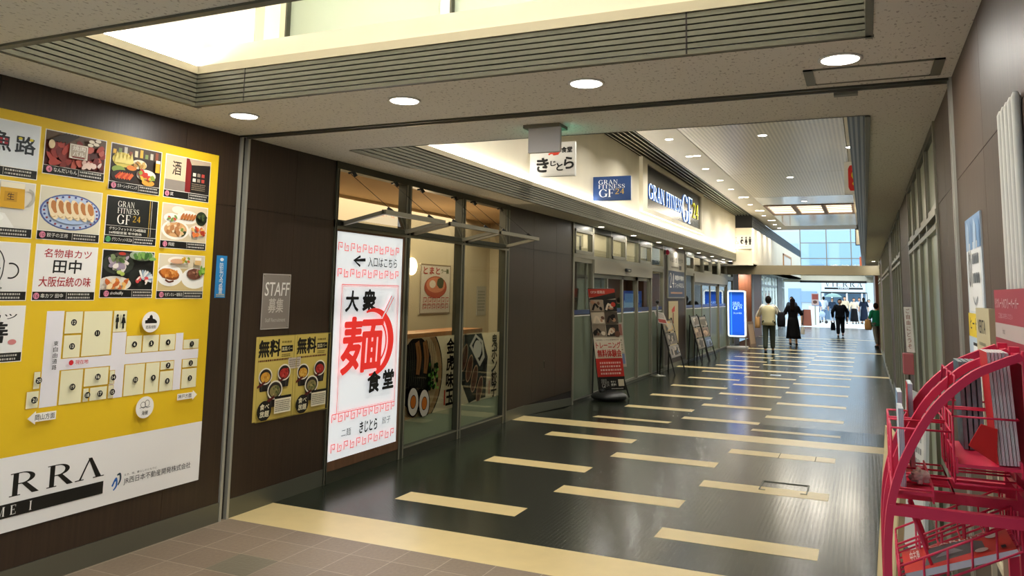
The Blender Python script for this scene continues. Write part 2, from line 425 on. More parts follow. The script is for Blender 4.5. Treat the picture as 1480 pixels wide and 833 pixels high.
# roman capitals with thick and thin strokes: (polygons, width) in a box of height 1
def serif(ch):
    T, h = .135, .042
    def st(x, w=T, s=.07): return [[(x, 0), (x+w, 0), (x+w, 1), (x, 1)], [(x-s, 0), (x+w+s, 0), (x+w+s, h), (x-s, h)], [(x-s, 1-h), (x+w+s, 1-h), (x+w+s, 1), (x-s, 1)]]
    def q(*p): return [list(p)]
    if ch == 'I': return st(.08), .3
    if ch == 'F': return st(.08)+q((.1, 1-h), (.58, 1-h), (.58, 1), (.1, 1))+q((.545, .78), (.58, .78), (.58, 1), (.545, 1))+q((.2, .48), (.45, .48), (.45, .52), (.2, .52))+q((.42, .4), (.45, .4), (.45, .6), (.42, .6)), .6
    if ch == 'E': return st(.08)+q((.1, 1-h), (.58, 1-h), (.58, 1), (.1, 1))+q((.545, .78), (.58, .78), (.58, 1), (.545, 1))+q((.2, .48), (.45, .48), (.45, .52), (.2, .52))+q((.42, .4), (.45, .4), (.45, .6), (.42, .6))+q((.1, 0), (.6, 0), (.6, h), (.1, h))+q((.565, 0), (.6, 0), (.6, .24), (.565, .24)), .64
    if ch == 'T': return st(.27)[:2]+q((.0, 1-h), (.675, 1-h), (.675, 1), (.0, 1))+q((0, .8), (.035, .8), (.035, 1), (0, 1))+q((.64, .8), (.675, .8), (.675, 1), (.64, 1)), .68
    if ch == 'N': return st(.06, .05, .06)+st(.62, .05, .06)+q((.06, 1), (.2, 1), (.67, 0), (.6, 0)), .74
    if ch == 'H': return st(.08)+st(.54)+q((.2, .48), (.56, .48), (.56, .52), (.2, .52)), .76
    if ch == 'M': return st(.06, .05, .06)+st(.72, T, .06)+q((.06, 1), (.21, 1), (.48, 0), (.43, 0))+q((.43, 0), (.48, 0), (.76, 1), (.72, 1)), .93
    if ch in 'AL': 
        P = q((.1, 0), (.15, 0), (.4, 1), (.36, 1))+q((.33, 1), (.43, 1), (.73, 0), (.58, 0))+q((0, 0), (.24, 0), (.24, h), (0, h))+q((.5, 0), (.8, 0), (.8, h), (.5, h))
        if ch == 'A': P += q((.2, .32), (.56, .32), (.56, .36), (.2, .36))
        return P, .8
    if ch == 'V': return q((.07, 1), (.22, 1), (.45, 0), (.38, 0))+q((.62, 1), (.67, 1), (.43, 0), (.39, 0))+q((0, 1-h), (.3, 1-h), (.3, 1), (0, 1))+q((.52, 1-h), (.76, 1-h), (.76, 1), (.52, 1)), .76
    if ch == 'R': return st(.08)+[ringpoly(.3, .745, .33, .255, .13, h, PI/2, -PI/2)]+q((.15, 1-h), (.31, 1-h), (.31, 1), (.15, 1))+q((.15, .49), (.31, .49), (.31, .532), (.15, .532))+q((.3, .5), (.43, .52), (.76, 0), (.58, 0)), .74
    if ch == 'G': return [ringpoly(.42, .5, .4, .51, .14, .045, .62, 2*PI-.3, 30)]+q((.64, .03), (.78, .08), (.78, .42), (.64, .42))+q((.55, .39), (.86, .39), (.86, .43), (.55, .43))+q((.7, .72), (.74, .72), (.74, .98), (.7, .86)), .86
    if ch == 'S':
        c = smooth([(.5, .84), (.42, .95), (.28, .98), (.13, .9), (.1, .75), (.2, .6), (.38, .47), (.49, .33), (.46, .13), (.3, .02), (.14, .05), (.06, .18)], 4)
        n = len(c)
        return [strokepoly(c, [.05+.1*math.exp(-((i/n-.5)/.22)**2) for i in range(n)])]+q((.49, .72), (.53, .72), (.53, .98), (.49, .9))+q((.04, .02), (.08, .1), (.08, .3), (.04, .3)), .58
    if ch == '2': return [strokepoly(smooth([(.1, .74), (.16, .92), (.32, .98), (.47, .88), (.48, .7), (.36, .45), (.08, .06)], 4), [.06]*4+[.09]*17+[.06]*4)]+q((.05, 0), (.52, 0), (.54, .16), (.5, .1), (.05, .1)), .58
    if ch == '4': return q((.36, 0), (.48, 0), (.48, 1), (.4, 1), (.36, .96))+q((.04, .26), (.58, .26), (.58, .33), (.04, .33))+q((.04, .3), (.1, .3), (.44, .98), (.4, 1)), .62
    return [], .3
def serif_line(s, gap=.1):
    out = []; x = 0
    for ch in s:
        P, wd = serif(ch)
        out += [[(a+x, b) for a, b in p] for p in P]; x += wd+gap
    return out, x-gap

def tri2d(pts):
    from mathutils.geometry import tessellate_polygon
    return [tuple(t) for t in tessellate_polygon([[Vector((p[0], p[1], 0)) for p in pts]])]

class Sheet:
    """a flat print: coordinates (x right, y up) in metres on the plane o + x*u + y*v; every layer lies a little in front of the last"""
    def __init__(self, o, u, v, mat=None, step=.00025):
        self.o = Vector(o); self.u = Vector(u).normalized(); self.v = Vector(v).normalized(); self.n = self.u.cross(self.v)
        self.mb = MB(); self.z = 0; self.mat = mat or INK; self.step = step
    def p(self, x, y, z=None): return self.o+self.u*x+self.v*y+self.n*(self.z if z is None else z)
    def up(self): self.z += self.step
    def base(self, w, h, t, col):
        P = [self.p(0, 0, -t), self.p(w, 0, -t), self.p(w, h, -t), self.p(0, h, -t), self.p(0, 0, 0), self.p(w, 0, 0), self.p(w, h, 0), self.p(0, h, 0)]
        self.mb.hexa(P, self.mat, S(col) if isinstance(col, str) else col); return self
    def clip(self, pts):
        x0, y0, x1, y1 = self.lim
        for ax, lim, sg in ((0, x0, 1), (0, x1, -1), (1, y0, 1), (1, y1, -1)):
            out = []
            for i, q in enumerate(pts):
                p = pts[i-1]; a, b = sg*(p[ax]-lim), sg*(q[ax]-lim)
                if (a < 0) != (b < 0): t = a/(a-b); out.append((p[0]+(q[0]-p[0])*t, p[1]+(q[1]-p[1])*t))
                if b >= 0: out.append(q)
            pts = out
            if not pts: return []
        return pts
    lim = None
    def poly(self, pts, col, lift=True):
        if lift: self.up()
        else: self.z += 2e-5
        if self.lim:
            pts = self.clip(pts)
            if len(pts) < 3: return self
        self.mb.add([self.p(*q) for q in pts], [t if (pts[t[1]][0]-pts[t[0]][0])*(pts[t[2]][1]-pts[t[0]][1])-(pts[t[1]][1]-pts[t[0]][1])*(pts[t[2]][0]-pts[t[0]][0]) > 0 else t[::-1] for t in tri2d(pts)], self.mat, S(col) if isinstance(col, str) else col); return self
    def rect(self, x0, y0, x1, y1, col, lift=True): return self.poly([(x0, y0), (x1, y0), (x1, y1), (x0, y1)], col, lift)
    def ell(self, cx, cy, rx, ry, col, rot=0, n=20, lift=True, jit=0):
        pts = []
        for i in range(n):
            a = 2*PI*i/n; k = 1+(random.uniform(-jit, jit) if jit else 0); x, y = rx*k*math.cos(a), ry*k*math.sin(a)
            pts.append((cx+x*math.cos(rot)-y*math.sin(rot), cy+x*math.sin(rot)+y*math.cos(rot)))
        return self.poly(pts, col, lift)
    def ring(self, cx, cy, rx, ry, t, col, a0=0, a1=2*PI, n=32): return self.poly(ringpoly(cx, cy, rx, ry, t, t, a0, a1, n), col)
    def stroke(self, pts, wd, col, sm=0):
        if sm: 
            W_ = wd
            if isinstance(wd, (list, tuple)): pts = smooth([(p[0], p[1], q) for p, q in zip(pts, wd)], sm); W_ = [p[2] for p in pts]; pts = [p[:2] for p in pts]
            else: pts = smooth(pts, sm)
            return self.poly(strokepoly(pts, W_), col)
        return self.poly(strokepoly(pts, wd), col)
    def frame(self, x0, y0, x1, y1, t, col):
        self.up()
        for a in ((x0, y0, x1, y0+t), (x0, y1-t, x1, y1), (x0, y0, x0+t, y1), (x1-t, y0, x1, y1)): self.rect(*a, col, lift=False)
        return self
    def text(self, s, x0, y0, x1, y1, col, bold=0., slant=0.):
        """letters stretched to fill the box; bold lays shifted copies over each other"""
        self.up(); vs, fs, a = glyphs(s); c = S(col) if isinstance(col, str) else col
        d = min(bold*.9, .05)*min(y1-y0, (x1-x0)/max(1, len(s)))
        offs = [(0, 0)] if d <= 0 else [(d*math.cos(k*PI/4), d*math.sin(k*PI/4)) for k in range(8)]
        if d > .002: offs += [(.5*d, 0), (-.5*d, 0)]
        for dx, dy in offs:
            self.z += 2e-5
            self.mb.add([self.p(x0+(x1-x0)*q[0]+slant*(y1-y0)*q[1]+dx, y0+(y1-y0)*q[1]+dy) for q in vs], fs, self.mat, c)
        return self
    def texth(self, s, x, y, h, col, align='l', bold=0.):
        wd = glyphs(s)[2]*h
        if align == 'c': x -= wd/2
        if align == 'r': x -= wd
        return self.text(s, x, y, x+wd, y+h, col, bold)
    def vtext(self, s, cx, ytop, size, pitch, col, bold=0.):
        for i, ch in enumerate(s): self.text(ch, cx-size/2, ytop-i*pitch-size, cx+size/2, ytop-i*pitch, col, bold)
        return self
    def serif(self, s, x0, y0, x1, y1, col, gap=.1):
        P, wd = serif_line(s, gap); self.up()
        for p in P: self.poly([(x0+(x1-x0)*a/wd, y0+(y1-y0)*b) for a, b in p], col, lift=False)
        return self
    def gibber(self, x0, y0, x1, y1, rows, col, dens=.85):
        """rows of tiny unreadable print"""
        self.up(); rh = (y1-y0)/rows
        for r in range(rows):
            y = y0+r*rh; x = x0
            while x < x1-rh*.4:
                wd = random.uniform(.25, .7)*rh
                self.rect(x, y+rh*.22, min(x+wd, x1), y+rh*.74, col, lift=False); x += wd+rh*.22
        return self
    def build(self, name, **k): return self.mb.build(name, **k)

ORD = ['first', 'second', 'third', 'fourth', 'fifth', 'sixth', 'seventh', 'eighth', 'ninth', 'tenth', 'eleventh', 'twelfth', 'thirteenth', 'fourteenth', 'fifteenth', 'sixteenth']
XL, XR, ZC = -4.2, .43, 2.755
# ================================================================== THE SETTING
# ---- floor: stone in front, then studded rubber that ramps 9 cm down after the second pale band
def fz(y):
    return 0. if y <= 9.85 else (-.09*(y-9.85)/1.5 if y < 11.35 else -.09)
mb = MB()
def fquad(x0, x1, y0, y1, m, dz=0.):
    ys = sorted(set([y0, y1]+[b for b in (9.85, 11.35) if y0 < b < y1]))
    for a, b in zip(ys, ys[1:]):
        mb.quad((x0, a, fz(a)+dz), (x1, a, fz(a)+dz), (x1, b, fz(b)+dz), (x0, b, fz(b)+dz), m)
fquad(-4.35, .55, -5, 2.77, mat('bounce_floor_tiles', '#b9b7b1', .5, noise=((4, 4, 1), .05))); fquad(-4.35, .55, 2.77, 4.50, M['stone']); fquad(-3.58, -3.282, 3.672, 3.968, mat('olive_floor_tile', '#6a6352', .5, bump=(45, .3)), .0008); fquad(-3.278, -2.982, 3.672, 3.968, mat('brown_floor_tile', '#7d6f60', .5, bump=(45, .3)), .0008); fquad(-4.35, .55, 4.50, 4.97, M['dash'])  # unseen nearest stretch made pale to bounce neutral light onto the ceiling
fquad(-4.35, .55, 4.97, 9.45, M['stud']); fquad(-4.35, .55, 9.45, 9.85, M['dash']); fquad(-4.35, .55, 9.85, 48, M['stud'])
DZ = .0012
for y in (5.50, 7.09, 8.685, 10.45, 12.0, 13.57, 15.17, 16.77, 18.3, 20.1, 21.72, 23.2, 24.75, 28.6, 30.2, 31.8, 33.4):
    for x0, x1 in ((-3.44, -2.405), (-1.366, -.327)): fquad(x0, x1, y, y+.25, M['dash'], DZ)
for y in (6.31, 7.892, 11.26, 12.77, 14.375, 15.95, 17.55, 20.9, 22.45, 23.97, 25.5, 29.4, 31.0, 32.6):
    fquad(-2.41, -1.37, y, y+.25, M['dash'], DZ)
for y in (19.1, 27.0, 35.0): fquad(-4.2, .43, y, y+.36, M['dash'], DZ)
struct(mb, 'floor')
mb = MB(); mb.box(-22, 18, 48, 90, -.19, -.091, mat('plaza_paving', '#c9ccc8', .5)); struct(mb, 'floor_plaza')

# ---- ceilings
C = M['ceiling']
mb = MB()
for x0, x1, y0, y1 in ((-4.35, .55, -5, 2.31), (-4.35, -3.78, 2.31, 3.56), (.05, .55, 2.31, 3.56), (-4.35, .55, 3.56, 4.40), (-4.35, .55, 4.47, 5.18),
                       (-4.35, -3.77, 5.18, 29.0), (.06, .55, 5.18, 48)):
    mb.box(x0, x1, y0, y1, ZC, ZC+.05, C)
mb.box(-4.35, -3.25, 26.25, 48, 2.60, 2.65, C)
struct(mb, 'ceiling')
T = M['cream_trim']
mb = MB()   # slim lip round the near recess
mb.box(-3.80, .07, 2.27, 2.31, ZC-.012, ZC+.15, M['louver'])
struct(mb, 'trim_1')
# grooved olive bands under both light wells
def louver_y(x, y0, y1, z0, z1, n, sgn, m):
    """band in a plane x = const; ridges step towards sgn"""
    g = MB(); g.box(x-sgn*.03, x-sgn*.025, y0, y1, z0, z1, m); p_ = (z1-z0)/n
    for k in range(n): g.box(x-sgn*.025, x, y0, y1, z0+k*p_+p_*.06, z0+(k+1)*p_-p_*.2, m)
    return g
def louver_x(y, x0, x1, z0, z1, n, sgn, m):
    g = MB(); g.box(x0, x1, y-sgn*.03, y-sgn*.025, z0, z1, m); p_ = (z1-z0)/n
    for k in range(n): g.box(x0, x1, y-sgn*.025, y, z0+k*p_+p_*.06, z0+(k+1)*p_-p_*.2, m)
    return g
LV = M['louver']
struct(louver_y(-3.766, 2.31, 3.60, ZC-.004, 2.957, 7, 1, LV), 'trim_2')
g = louver_x(3.546, -3.80, .07, ZC-.004, 2.957, 7, -1, LV)
for x in (-3.38, -.72): g.box(x-.004, x+.004, 3.545, 3.548, ZC, 2.957, M['seam'])
struct(g, 'trim_3')
struct(louver_y(.036, 2.31, 3.60, ZC-.004, 2.957, 7, -1, LV), 'trim_4')
struct(louver_x(2.31, -3.78, .05, ZC, 2.957, 7, 1, LV), 'trim_5')
struct(louver_y(-3.756, 5.18, 26.2, ZC-.004, 2.957, 7, 1, LV), 'trim_6')
g = MB()   # right band of the long light well: dark lip and a stack of slats leaning inwards
g.box(.035, .065, 5.18, 46, ZC-.01, ZC+.05, LV)
for k in range(7): g.box(.045-.018*k-.02, .045-.018*k, 5.18, 46, ZC+.06+k*.035, ZC+.083+k*.035, M['alu'] if k % 2 else M['dark_louver'])
g.box(-.085, .06, 5.18, 46, ZC+.30, ZC+.33, M['dark_louver'])
struct(g, 'trim_7')
g = MB(); g.box(-3.77, .06, 5.16, 5.18, ZC, 2.99, LV); struct(g, 'trim_8')
# beige ledge lines and white upstands
g = MB()
g.box(-3.79, -3.758, 2.31, 3.575, 2.957, 3.007, T); g.box(-3.79, .06, 3.54, 3.60, 2.957, 3.007, T)
g.box(-3.79, -3.745, 5.18, 26.2, 2.957, 3.007, T)
struct(g, 'trim_9')
W_ = M['cream']
g = MB()   # near light well walls: left, cove upstand, right, near side, lid, rear sill
g.box(-3.86, -3.772, 2.2, 4.45, 3.007, 4.7, M['white_wall'])
g.box(-3.78, .06, 3.562, 3.60, 3.007, 3.125, W_); g.box(-3.78, .06, 3.6, 4.3, 3.0, 3.02, W_)
g.box(.06, .15, 2.2, 4.4, 2.957, 4.7, M['white_wall']); g.box(-3.8, .1, 2.2, 2.30, 2.957, 4.7, M['white_wall'])
g.box(-3.86, .15, 2.2, 4.45, 4.7, 4.75, M['white_wall'])
struct(g, 'wall_lightwell')
g = MB()   # long light well: left fascia, right fascia, near end
g.box(-3.87, -3.77, 5.18, 26.2, 3.007, 4.2, W_); g.box(-3.87, -3.25, 26.1, 26.2, 2.6, 3.8, W_)
g.box(-3.87, -3.25, 26.2, 47, 2.60, 3.8, W_)
struct(g, 'wall_fascia_left')
g = MB(); g.box(.02, .12, 5.18, 47, 3.06, 4.2, W_); struct(g, 'wall_fascia_right')
g = MB(); g.box(-3.87, .12, 5.08, 5.16, 2.8, 4.25, M['white_wall']); struct(g, 'wall_lightwell_end')
g = MB()   # dark slot grille in the upper ceiling and the vertical one further on
g.box(-3.9, -3.25, 5.18, 26.1, 4.34, 4.36, M['dark_louver'])
for k in range(6): g.box(-3.74+k*.092, -3.715+k*.092, 5.18, 26.1, 4.2, 4.27, M['alu'])
g.box(-3.275, -3.245, 5.18, 26.1, 4.19, 4.36, M['dark_louver'])
g.box(-3.78, -3.24, 26.1, 26.16, 3.8, 4.3, M['black'])
g.box(-3.29, -3.27, 26.16, 47, 3.8, 4.2, M['dark_louver'])
for k in range(6): g.box(-3.27, -3.245, 26.16, 47, 3.82+k*.065, 3.84+k*.065, M['alu_dark'])
struct(g, 'trim_10')
# upper ceiling: plain border strips and perforated panels, then the luminous panels
g = MB(); ZU = 4.2
VC = M['void_ceiling']
g.box(-3.25, -2.6, 5.18, 32.3, ZU, ZU+.05, VC)
g.box(-2.6, .12, 30.4, 32.3, ZU, ZU+.05, VC); g.box(-.2, .12, 5.18, 32.3, ZU, ZU+.05, VC)
for y0, y1 in ((5.18, 11.4), (11.42, 17.1), (17.12, 21.3)): g.box(-2.59, -.21, y0, y1, ZU, ZU+.05, M['perf'])
g.box(-2.6, -.2, 21.32, 23.3, ZU, ZU+.05, mat('glossy_ceiling_panel', '#a9a79c', .12)); g.box(-2.6, -.2, 26.1, 30.4, ZU, ZU+.05, mat('glossy_ceiling_panel_far', '#a8adaa', .1))
g.box(-2.6, -.2, 5.18, 26.1, ZU+.1, ZU+.12, M['seam'])
struct(g, 'ceiling_upper')
g = MB()   # far beam across the passage and the header of the glass end
g.box(-4.2, .45, 27.0, 27.35, 2.33, 2.63, mat('beam_paint', '#6f6752', .6)); struct(g, 'beam')
g = MB(); g.box(-4.3, .45, 47.0, 47.5, 2.43, 2.82, M['cream']); g.box(-3.3, .1, 46.9, 47.02, 2.40, 2.52, M['black']); struct(g, 'beam_far')

# ---- left wall
WD = M['wood']
def panels(y0, y1, x0, x1, seams, z0=.13, z1=ZC, m=WD, hz=(2.225,), name='wall_left'):
    g = MB(); face = x1 if abs(x1) < abs(x0) else x0
    inner = -1 if face > x0-1e-6 and face == x1 else 1
    g.box(x0, x1-.004 if face == x1 else x1, y0, y1, 0-.1, ZC, M['seam']) if face == x1 else g.box(x0+.004, x1, y0, y1, -.1, ZC, M['seam'])
    ys = [y0]+[s for s in seams if y0 < s < y1]+[y1]; zs = [z0]+list(hz)+[z1]
    for a, b in zip(ys, ys[1:]):
        for c, d in zip(zs, zs[1:]):
            if face == x1: g.box(x1-.012, x1, a+.0015, b-.0015, c+.0015, d-.0015, m)
            else: g.box(x0, x0+.012, a+.0015, b-.0015, c+.0015, d-.0015, m)
    return struct(g, name)
panels(-5, 4.40, XL-.1, XL, [-3.6, -2.4, -1.2, 0, 1.2, 2.62, 3.9])
panels(4.50, 5.57, XL-.1, XL, [5.05])
panels(9.27, 11.72, XL-.1, XL, [10.12, 11.0])
panels(17.90, 20.25, XL-.1, XL, [19.3], z0=-.05)
g = MB()
for y0, y1, z0 in ((-5, 4.41, 0), (4.5, 5.57, 0), (9.27, 9.85, 0)): g.box(XL-.02, XL+.006, y0, y1, z0, .13, M['steel'])
g.hexa([(XL-.02, 9.85, 0), (XL+.006, 9.85, 0), (XL+.006, 11.72, -.09), (XL-.02, 11.72, -.09), (XL-.02, 9.85, .13), (XL+.006, 9.85, .13), (XL+.006, 11.72, .02), (XL-.02, 11.72, .02)], M['steel'])
g.box(XL-.02, XL+.006, 17.9, 20.25, -.09, .02, M['steel'])
struct(g, 'baseboard_left')
g = MB()   # shutter guide on the left wall, across the ceiling and down the right wall
for y in (4.405, 4.475): g.box(XL-.03, XL+.012, y, y+.022, 0, ZC, M['alu_light'])
g.box(XL-.05, XL-.02, 4.42, 4.48, 0, ZC, M['seam']); struct(g, 'trim_11')
g = MB()
for y in (4.405, 4.475): g.box(XR-.012, XR+.03, y-.02, y+.002, 0, ZC, M['alu_light'])
g.box(XR+.02, XR+.05, 4.38, 4.48, 0, ZC, M['seam']); struct(g, 'trim_12')
g = MB(); g.box(XL, XR, 4.395, 4.475, ZC+.04, ZC+.08, M['seam'])
g.box(XL, XR, 4.392, 4.402, ZC-.012, ZC+.05, M['alu_dark']); g.box(XL, XR, 4.468, 4.478, ZC-.012, ZC+.05, M['alu']); struct(g, 'trim_13')

# ---- noodle shop front: frame, panes, sashes held open by wires, room behind
AL, AD = M['alu'], M['alu_dark']
g = MB()
g.box(XL-.08, XL+.01, 5.57, 9.27, 2.69, ZC, AD)
for y0, y1 in ((5.57, 5.615), (6.72, 6.83), (7.93, 8.03), (9.14, 9.27)): 
    g.box(XL-.08, XL+.012, y0, y1, 0, ZC, AD); g.box(XL+.012, XL+.016, y0+.01, y0+.03, 0, 2.69, AL); g.box(XL+.012, XL+.016, y1-.03, y1-.012, 0, 2.69, AL)
g.box(XL-.08, XL+.012, 5.57, 9.27, 2.17, 2.24, AD); g.box(XL+.012, XL+.018, 5.6, 9.25, 2.16, 2.185, AL)
g.box(XL-.08, XL+.008, 5.57, 9.27, -.02, .10, AD); g.box(XL+.008, XL+.012, 6.8, 9.2, .085, .10, AL)
struct(g, 'window_1')
for i, (y0, y1) in enumerate(((6.83, 7.93), (8.03, 9.14))):
    g = MB(); g.box(XL-.045, XL-.035, y0, y1, .10, 2.17, M['glass']); o = struct(g, 'window_%d' % (i+2))
    g = MB(); g.box(XL-.06, XL-.052, y0, y1, .10, .345, M['frost_in']); struct(g, 'window_%d' % (i+4))
g = MB(); R0 = -5.6   # room
g.box(R0-.1, R0, 5.3, 11.68, 0, 2.75, M['wall_cream']); g.box(R0, XL-.09, 5.3, 5.4, 0, 2.75, M['wall_cream']); g.box(R0, XL-.1, 11.62, 11.68, 0, 2.75, M['wall_cream'])
struct(g, 'wall_shop_room')
g = MB(); g.box(R0, XL-.09, 5.3, 11.7, 2.74, 2.78, M['shop_ceil']); struct(g, 'ceiling_shop_room')
g = MB(); g.box(R0, XL-.09, 5.3, 11.68, -.1, 0, M['wood_red']); struct(g, 'floor_shop_room')

# ---- gym front: two bays with door headers, sash windows above
def gym_bay(ys, door, name, n0):
    """ys: mullion positions; door: (first, last) mullion index spanned by the header"""
    y0, y1 = ys[0], ys[-1]; g = MB()
    g.box(XL-.08, XL+.01, y0, y1, 2.66, ZC, AD)
    for i, y in enumerate(ys):
        full = i in (0, 1, len(ys)-2, len(ys)-1)
        g.box(XL-.08, XL+.012, y-.035, y+.035, -.09 if full else 2.0, ZC, AL)
    g.box(XL-.08, XL+.014, y0, y1, 2.2, 2.26, AL)
    g.box(XL-.08, XL+.004, y0, ys[1], 2.13, 2.2, AL); g.box(XL-.08, XL+.004, ys[-2], y1, 2.13, 2.2, AL)
    g.box(XL-.06, XL+.03, ys[1], ys[-2], 1.97, 2.2, mat('door_header_aluminium', '#9a927e', .35, .5))
    g.box(XL-.08, XL+.006, y0, y1, -.1, -.03, AD); g.box(XL+.006, XL+.01, y0, y1, -.04, -.03, AL)
    struct(g, 'window_%d' % n0)
    for i, (a, b) in enumerate(zip(ys, ys[1:])):     # upper lights, every second one an opening sash
        g = MB(); a += .035; b -= .035
        g.box(XL-.03, XL-.025, a, b, 2.26, 2.66, M['glass'])
        if i % 2 == 0:
            for q in ((a, b, 2.26, 2.32), (a, b, 2.61, 2.66)): g.box(XL-.03, XL+.02, q[0], q[1], q[2], q[3], AL)
            for q in (a, b-.05): g.box(XL-.03, XL+.02, q, q+.05, 2.26, 2.66, AL)
        struct(g, 'window_%d' % (n0+1+i))
    k = n0+1+len(ys)
    for a, b in ((ys[0], ys[1]), (ys[-2], ys[-1])):     # side lights: clear above the blue band, frosted below
        g = MB(); a += .035; b -= .035
        g.box(XL-.03, XL-.025, a, b, 1.36, 2.13, M['glass']); g.box(XL-.03, XL-.02, a, b, 1.29, 1.36, mat('blue_glass_band', '#2c3f6b', .3))
        g.box(XL-.03, XL-.02, a, b, 1.26, 1.275, M['white']); g.box(XL-.03, XL-.025, a, b, -.03, 1.26, M['frost_door']); struct(g, 'window_%d' % k); k += 1
    dy = ys[-2]-ys[1]; e = [ys[1]+.035, ys[1]+dy*.235, ys[1]+dy*.5, ys[1]+dy*.74, ys[-2]-.035]
    for i, (a, b) in enumerate(zip(e, e[1:])):          # four door leaves, the middle two slide
        g = MB(); xo = XL-.04 if i in (0, 3) else XL-.075
        for q in (a, b-.05): g.box(xo-.02, xo+.02, q, q+.05, -.08, 1.97, AL)
        g.box(xo-.02, xo+.02, a, b, 1.9, 1.97, AL); g.box(xo-.02, xo+.02, a, b, -.08, -.02, AL)
        g.box(xo-.003, xo+.003, a+.05, b-.05, 1.36, 1.9, M['glass']); g.box(xo-.004, xo+.005, a+.05, b-.05, 1.28, 1.36, mat('blue_door_band', '#2c3f6b', .3))
        g.box(xo-.004, xo+.005, a+.05, b-.05, 1.25, 1.268, M['white'])
        g.box(xo-.003, xo+.003, a+.05, b-.05, -.02, 1.25, M['frost_door'])
        struct(g, 'door_%d' % (n0+i))
gym_bay([11.755, 12.74, 13.78, 14.74, 15.71, 16.74, 17.85], None, 'gym', 10)
gym_bay([20.29, 21.38, 22.7, 24.1, 25.55, 27.0, 28.3], None, 'gym', 40)
g = MB(); GW = M['gym_wall']
g.box(-8.1, -8.0, 11.7, 28.5, -.1, 2.75, GW); g.box(-8, XL-.1, 28.4, 28.5, -.1, 2.75, GW); g.box(-8, XL-.1, 11.69, 11.72, -.1, 2.75, GW); g.box(-8, XL-.1, 14.02, 14.06, -.1, -.09, GW)
struct(g, 'wall_gym_room')
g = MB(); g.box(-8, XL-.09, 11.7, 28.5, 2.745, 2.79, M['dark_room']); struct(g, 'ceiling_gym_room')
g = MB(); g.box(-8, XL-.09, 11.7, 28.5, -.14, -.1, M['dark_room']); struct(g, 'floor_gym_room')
g = MB(); g.box(XL-.42, XL-.40, 11.72, 17.9, 2.22, 2.74, M['wall_cream']); g.box(XL-.42, XL-.40, 20.3, 28.3, 2.3, 2.74, M['dark_room']); struct(g, 'trim_14')

# ---- far left: red-brown return, grey piers and bright shop fronts
g = MB(); g.box(XL-.1, XL, 28.3, 29.6, -.09, 2.75, M['wood_r']); g.box(XL-.9, XL-.8, 29.6, 33.2, -.09, 2.6, M['wood_red']); g.box(XL-.8, XL, 29.55, 29.65, -.09, 2.6, M['wood_r'])
g.box(XL-.9, XL-.01, 33.2, 33.3, -.09, 2.6, M['wood_red']); g.box(XL-.05, XL+.01, 33.25, 33.9, -.09, 2.6, M['greywhite']); g.box(XL-.05, XL+.01, 33.9, 36.4, -.09, 2.6, M['wood_red']); struct(g, 'wall_left_far')
pier = mat('grey_pier', '#8b8d8c', .5)
g = MB(); g.box(XL-.3, XL+.05, 43.3, 45.6, -.09, 2.6, pier); struct(g, 'wall_left_pier')
fr = mat('white_shopfront_frame', '#d5dde2', .3)
for i, (y0, y1) in enumerate(((36.5, 43.2), (45.7, 47.4))):
    g = MB(); n = 5 if i == 0 else 2
    for k in range(n+1):
        y = y0+(y1-y0)*k/n; g.box(XL-.06, XL+.02, y-.06, y+.06, -.09, 2.6, fr)
    for z in (2.05, 2.5): g.box(XL-.06, XL+.02, y0, y1, z, z+.09, fr)
    g.box(XL-.03, XL-.025, y0, y1, -.05, 2.55, M['glass']); struct(g, 'window_%d' % (60+i))
g = MB(); g.box(-7, -6.9, 36.4, 48, -.1, 2.6, M['white']); g.box(-7, XL, 36.3, 36.4, -.1, 2.6, M['white']); g.box(-7, XL-.1, 36.4, 47, 2.58, 2.62, M['white']); struct(g, 'wall_far_shop_room')

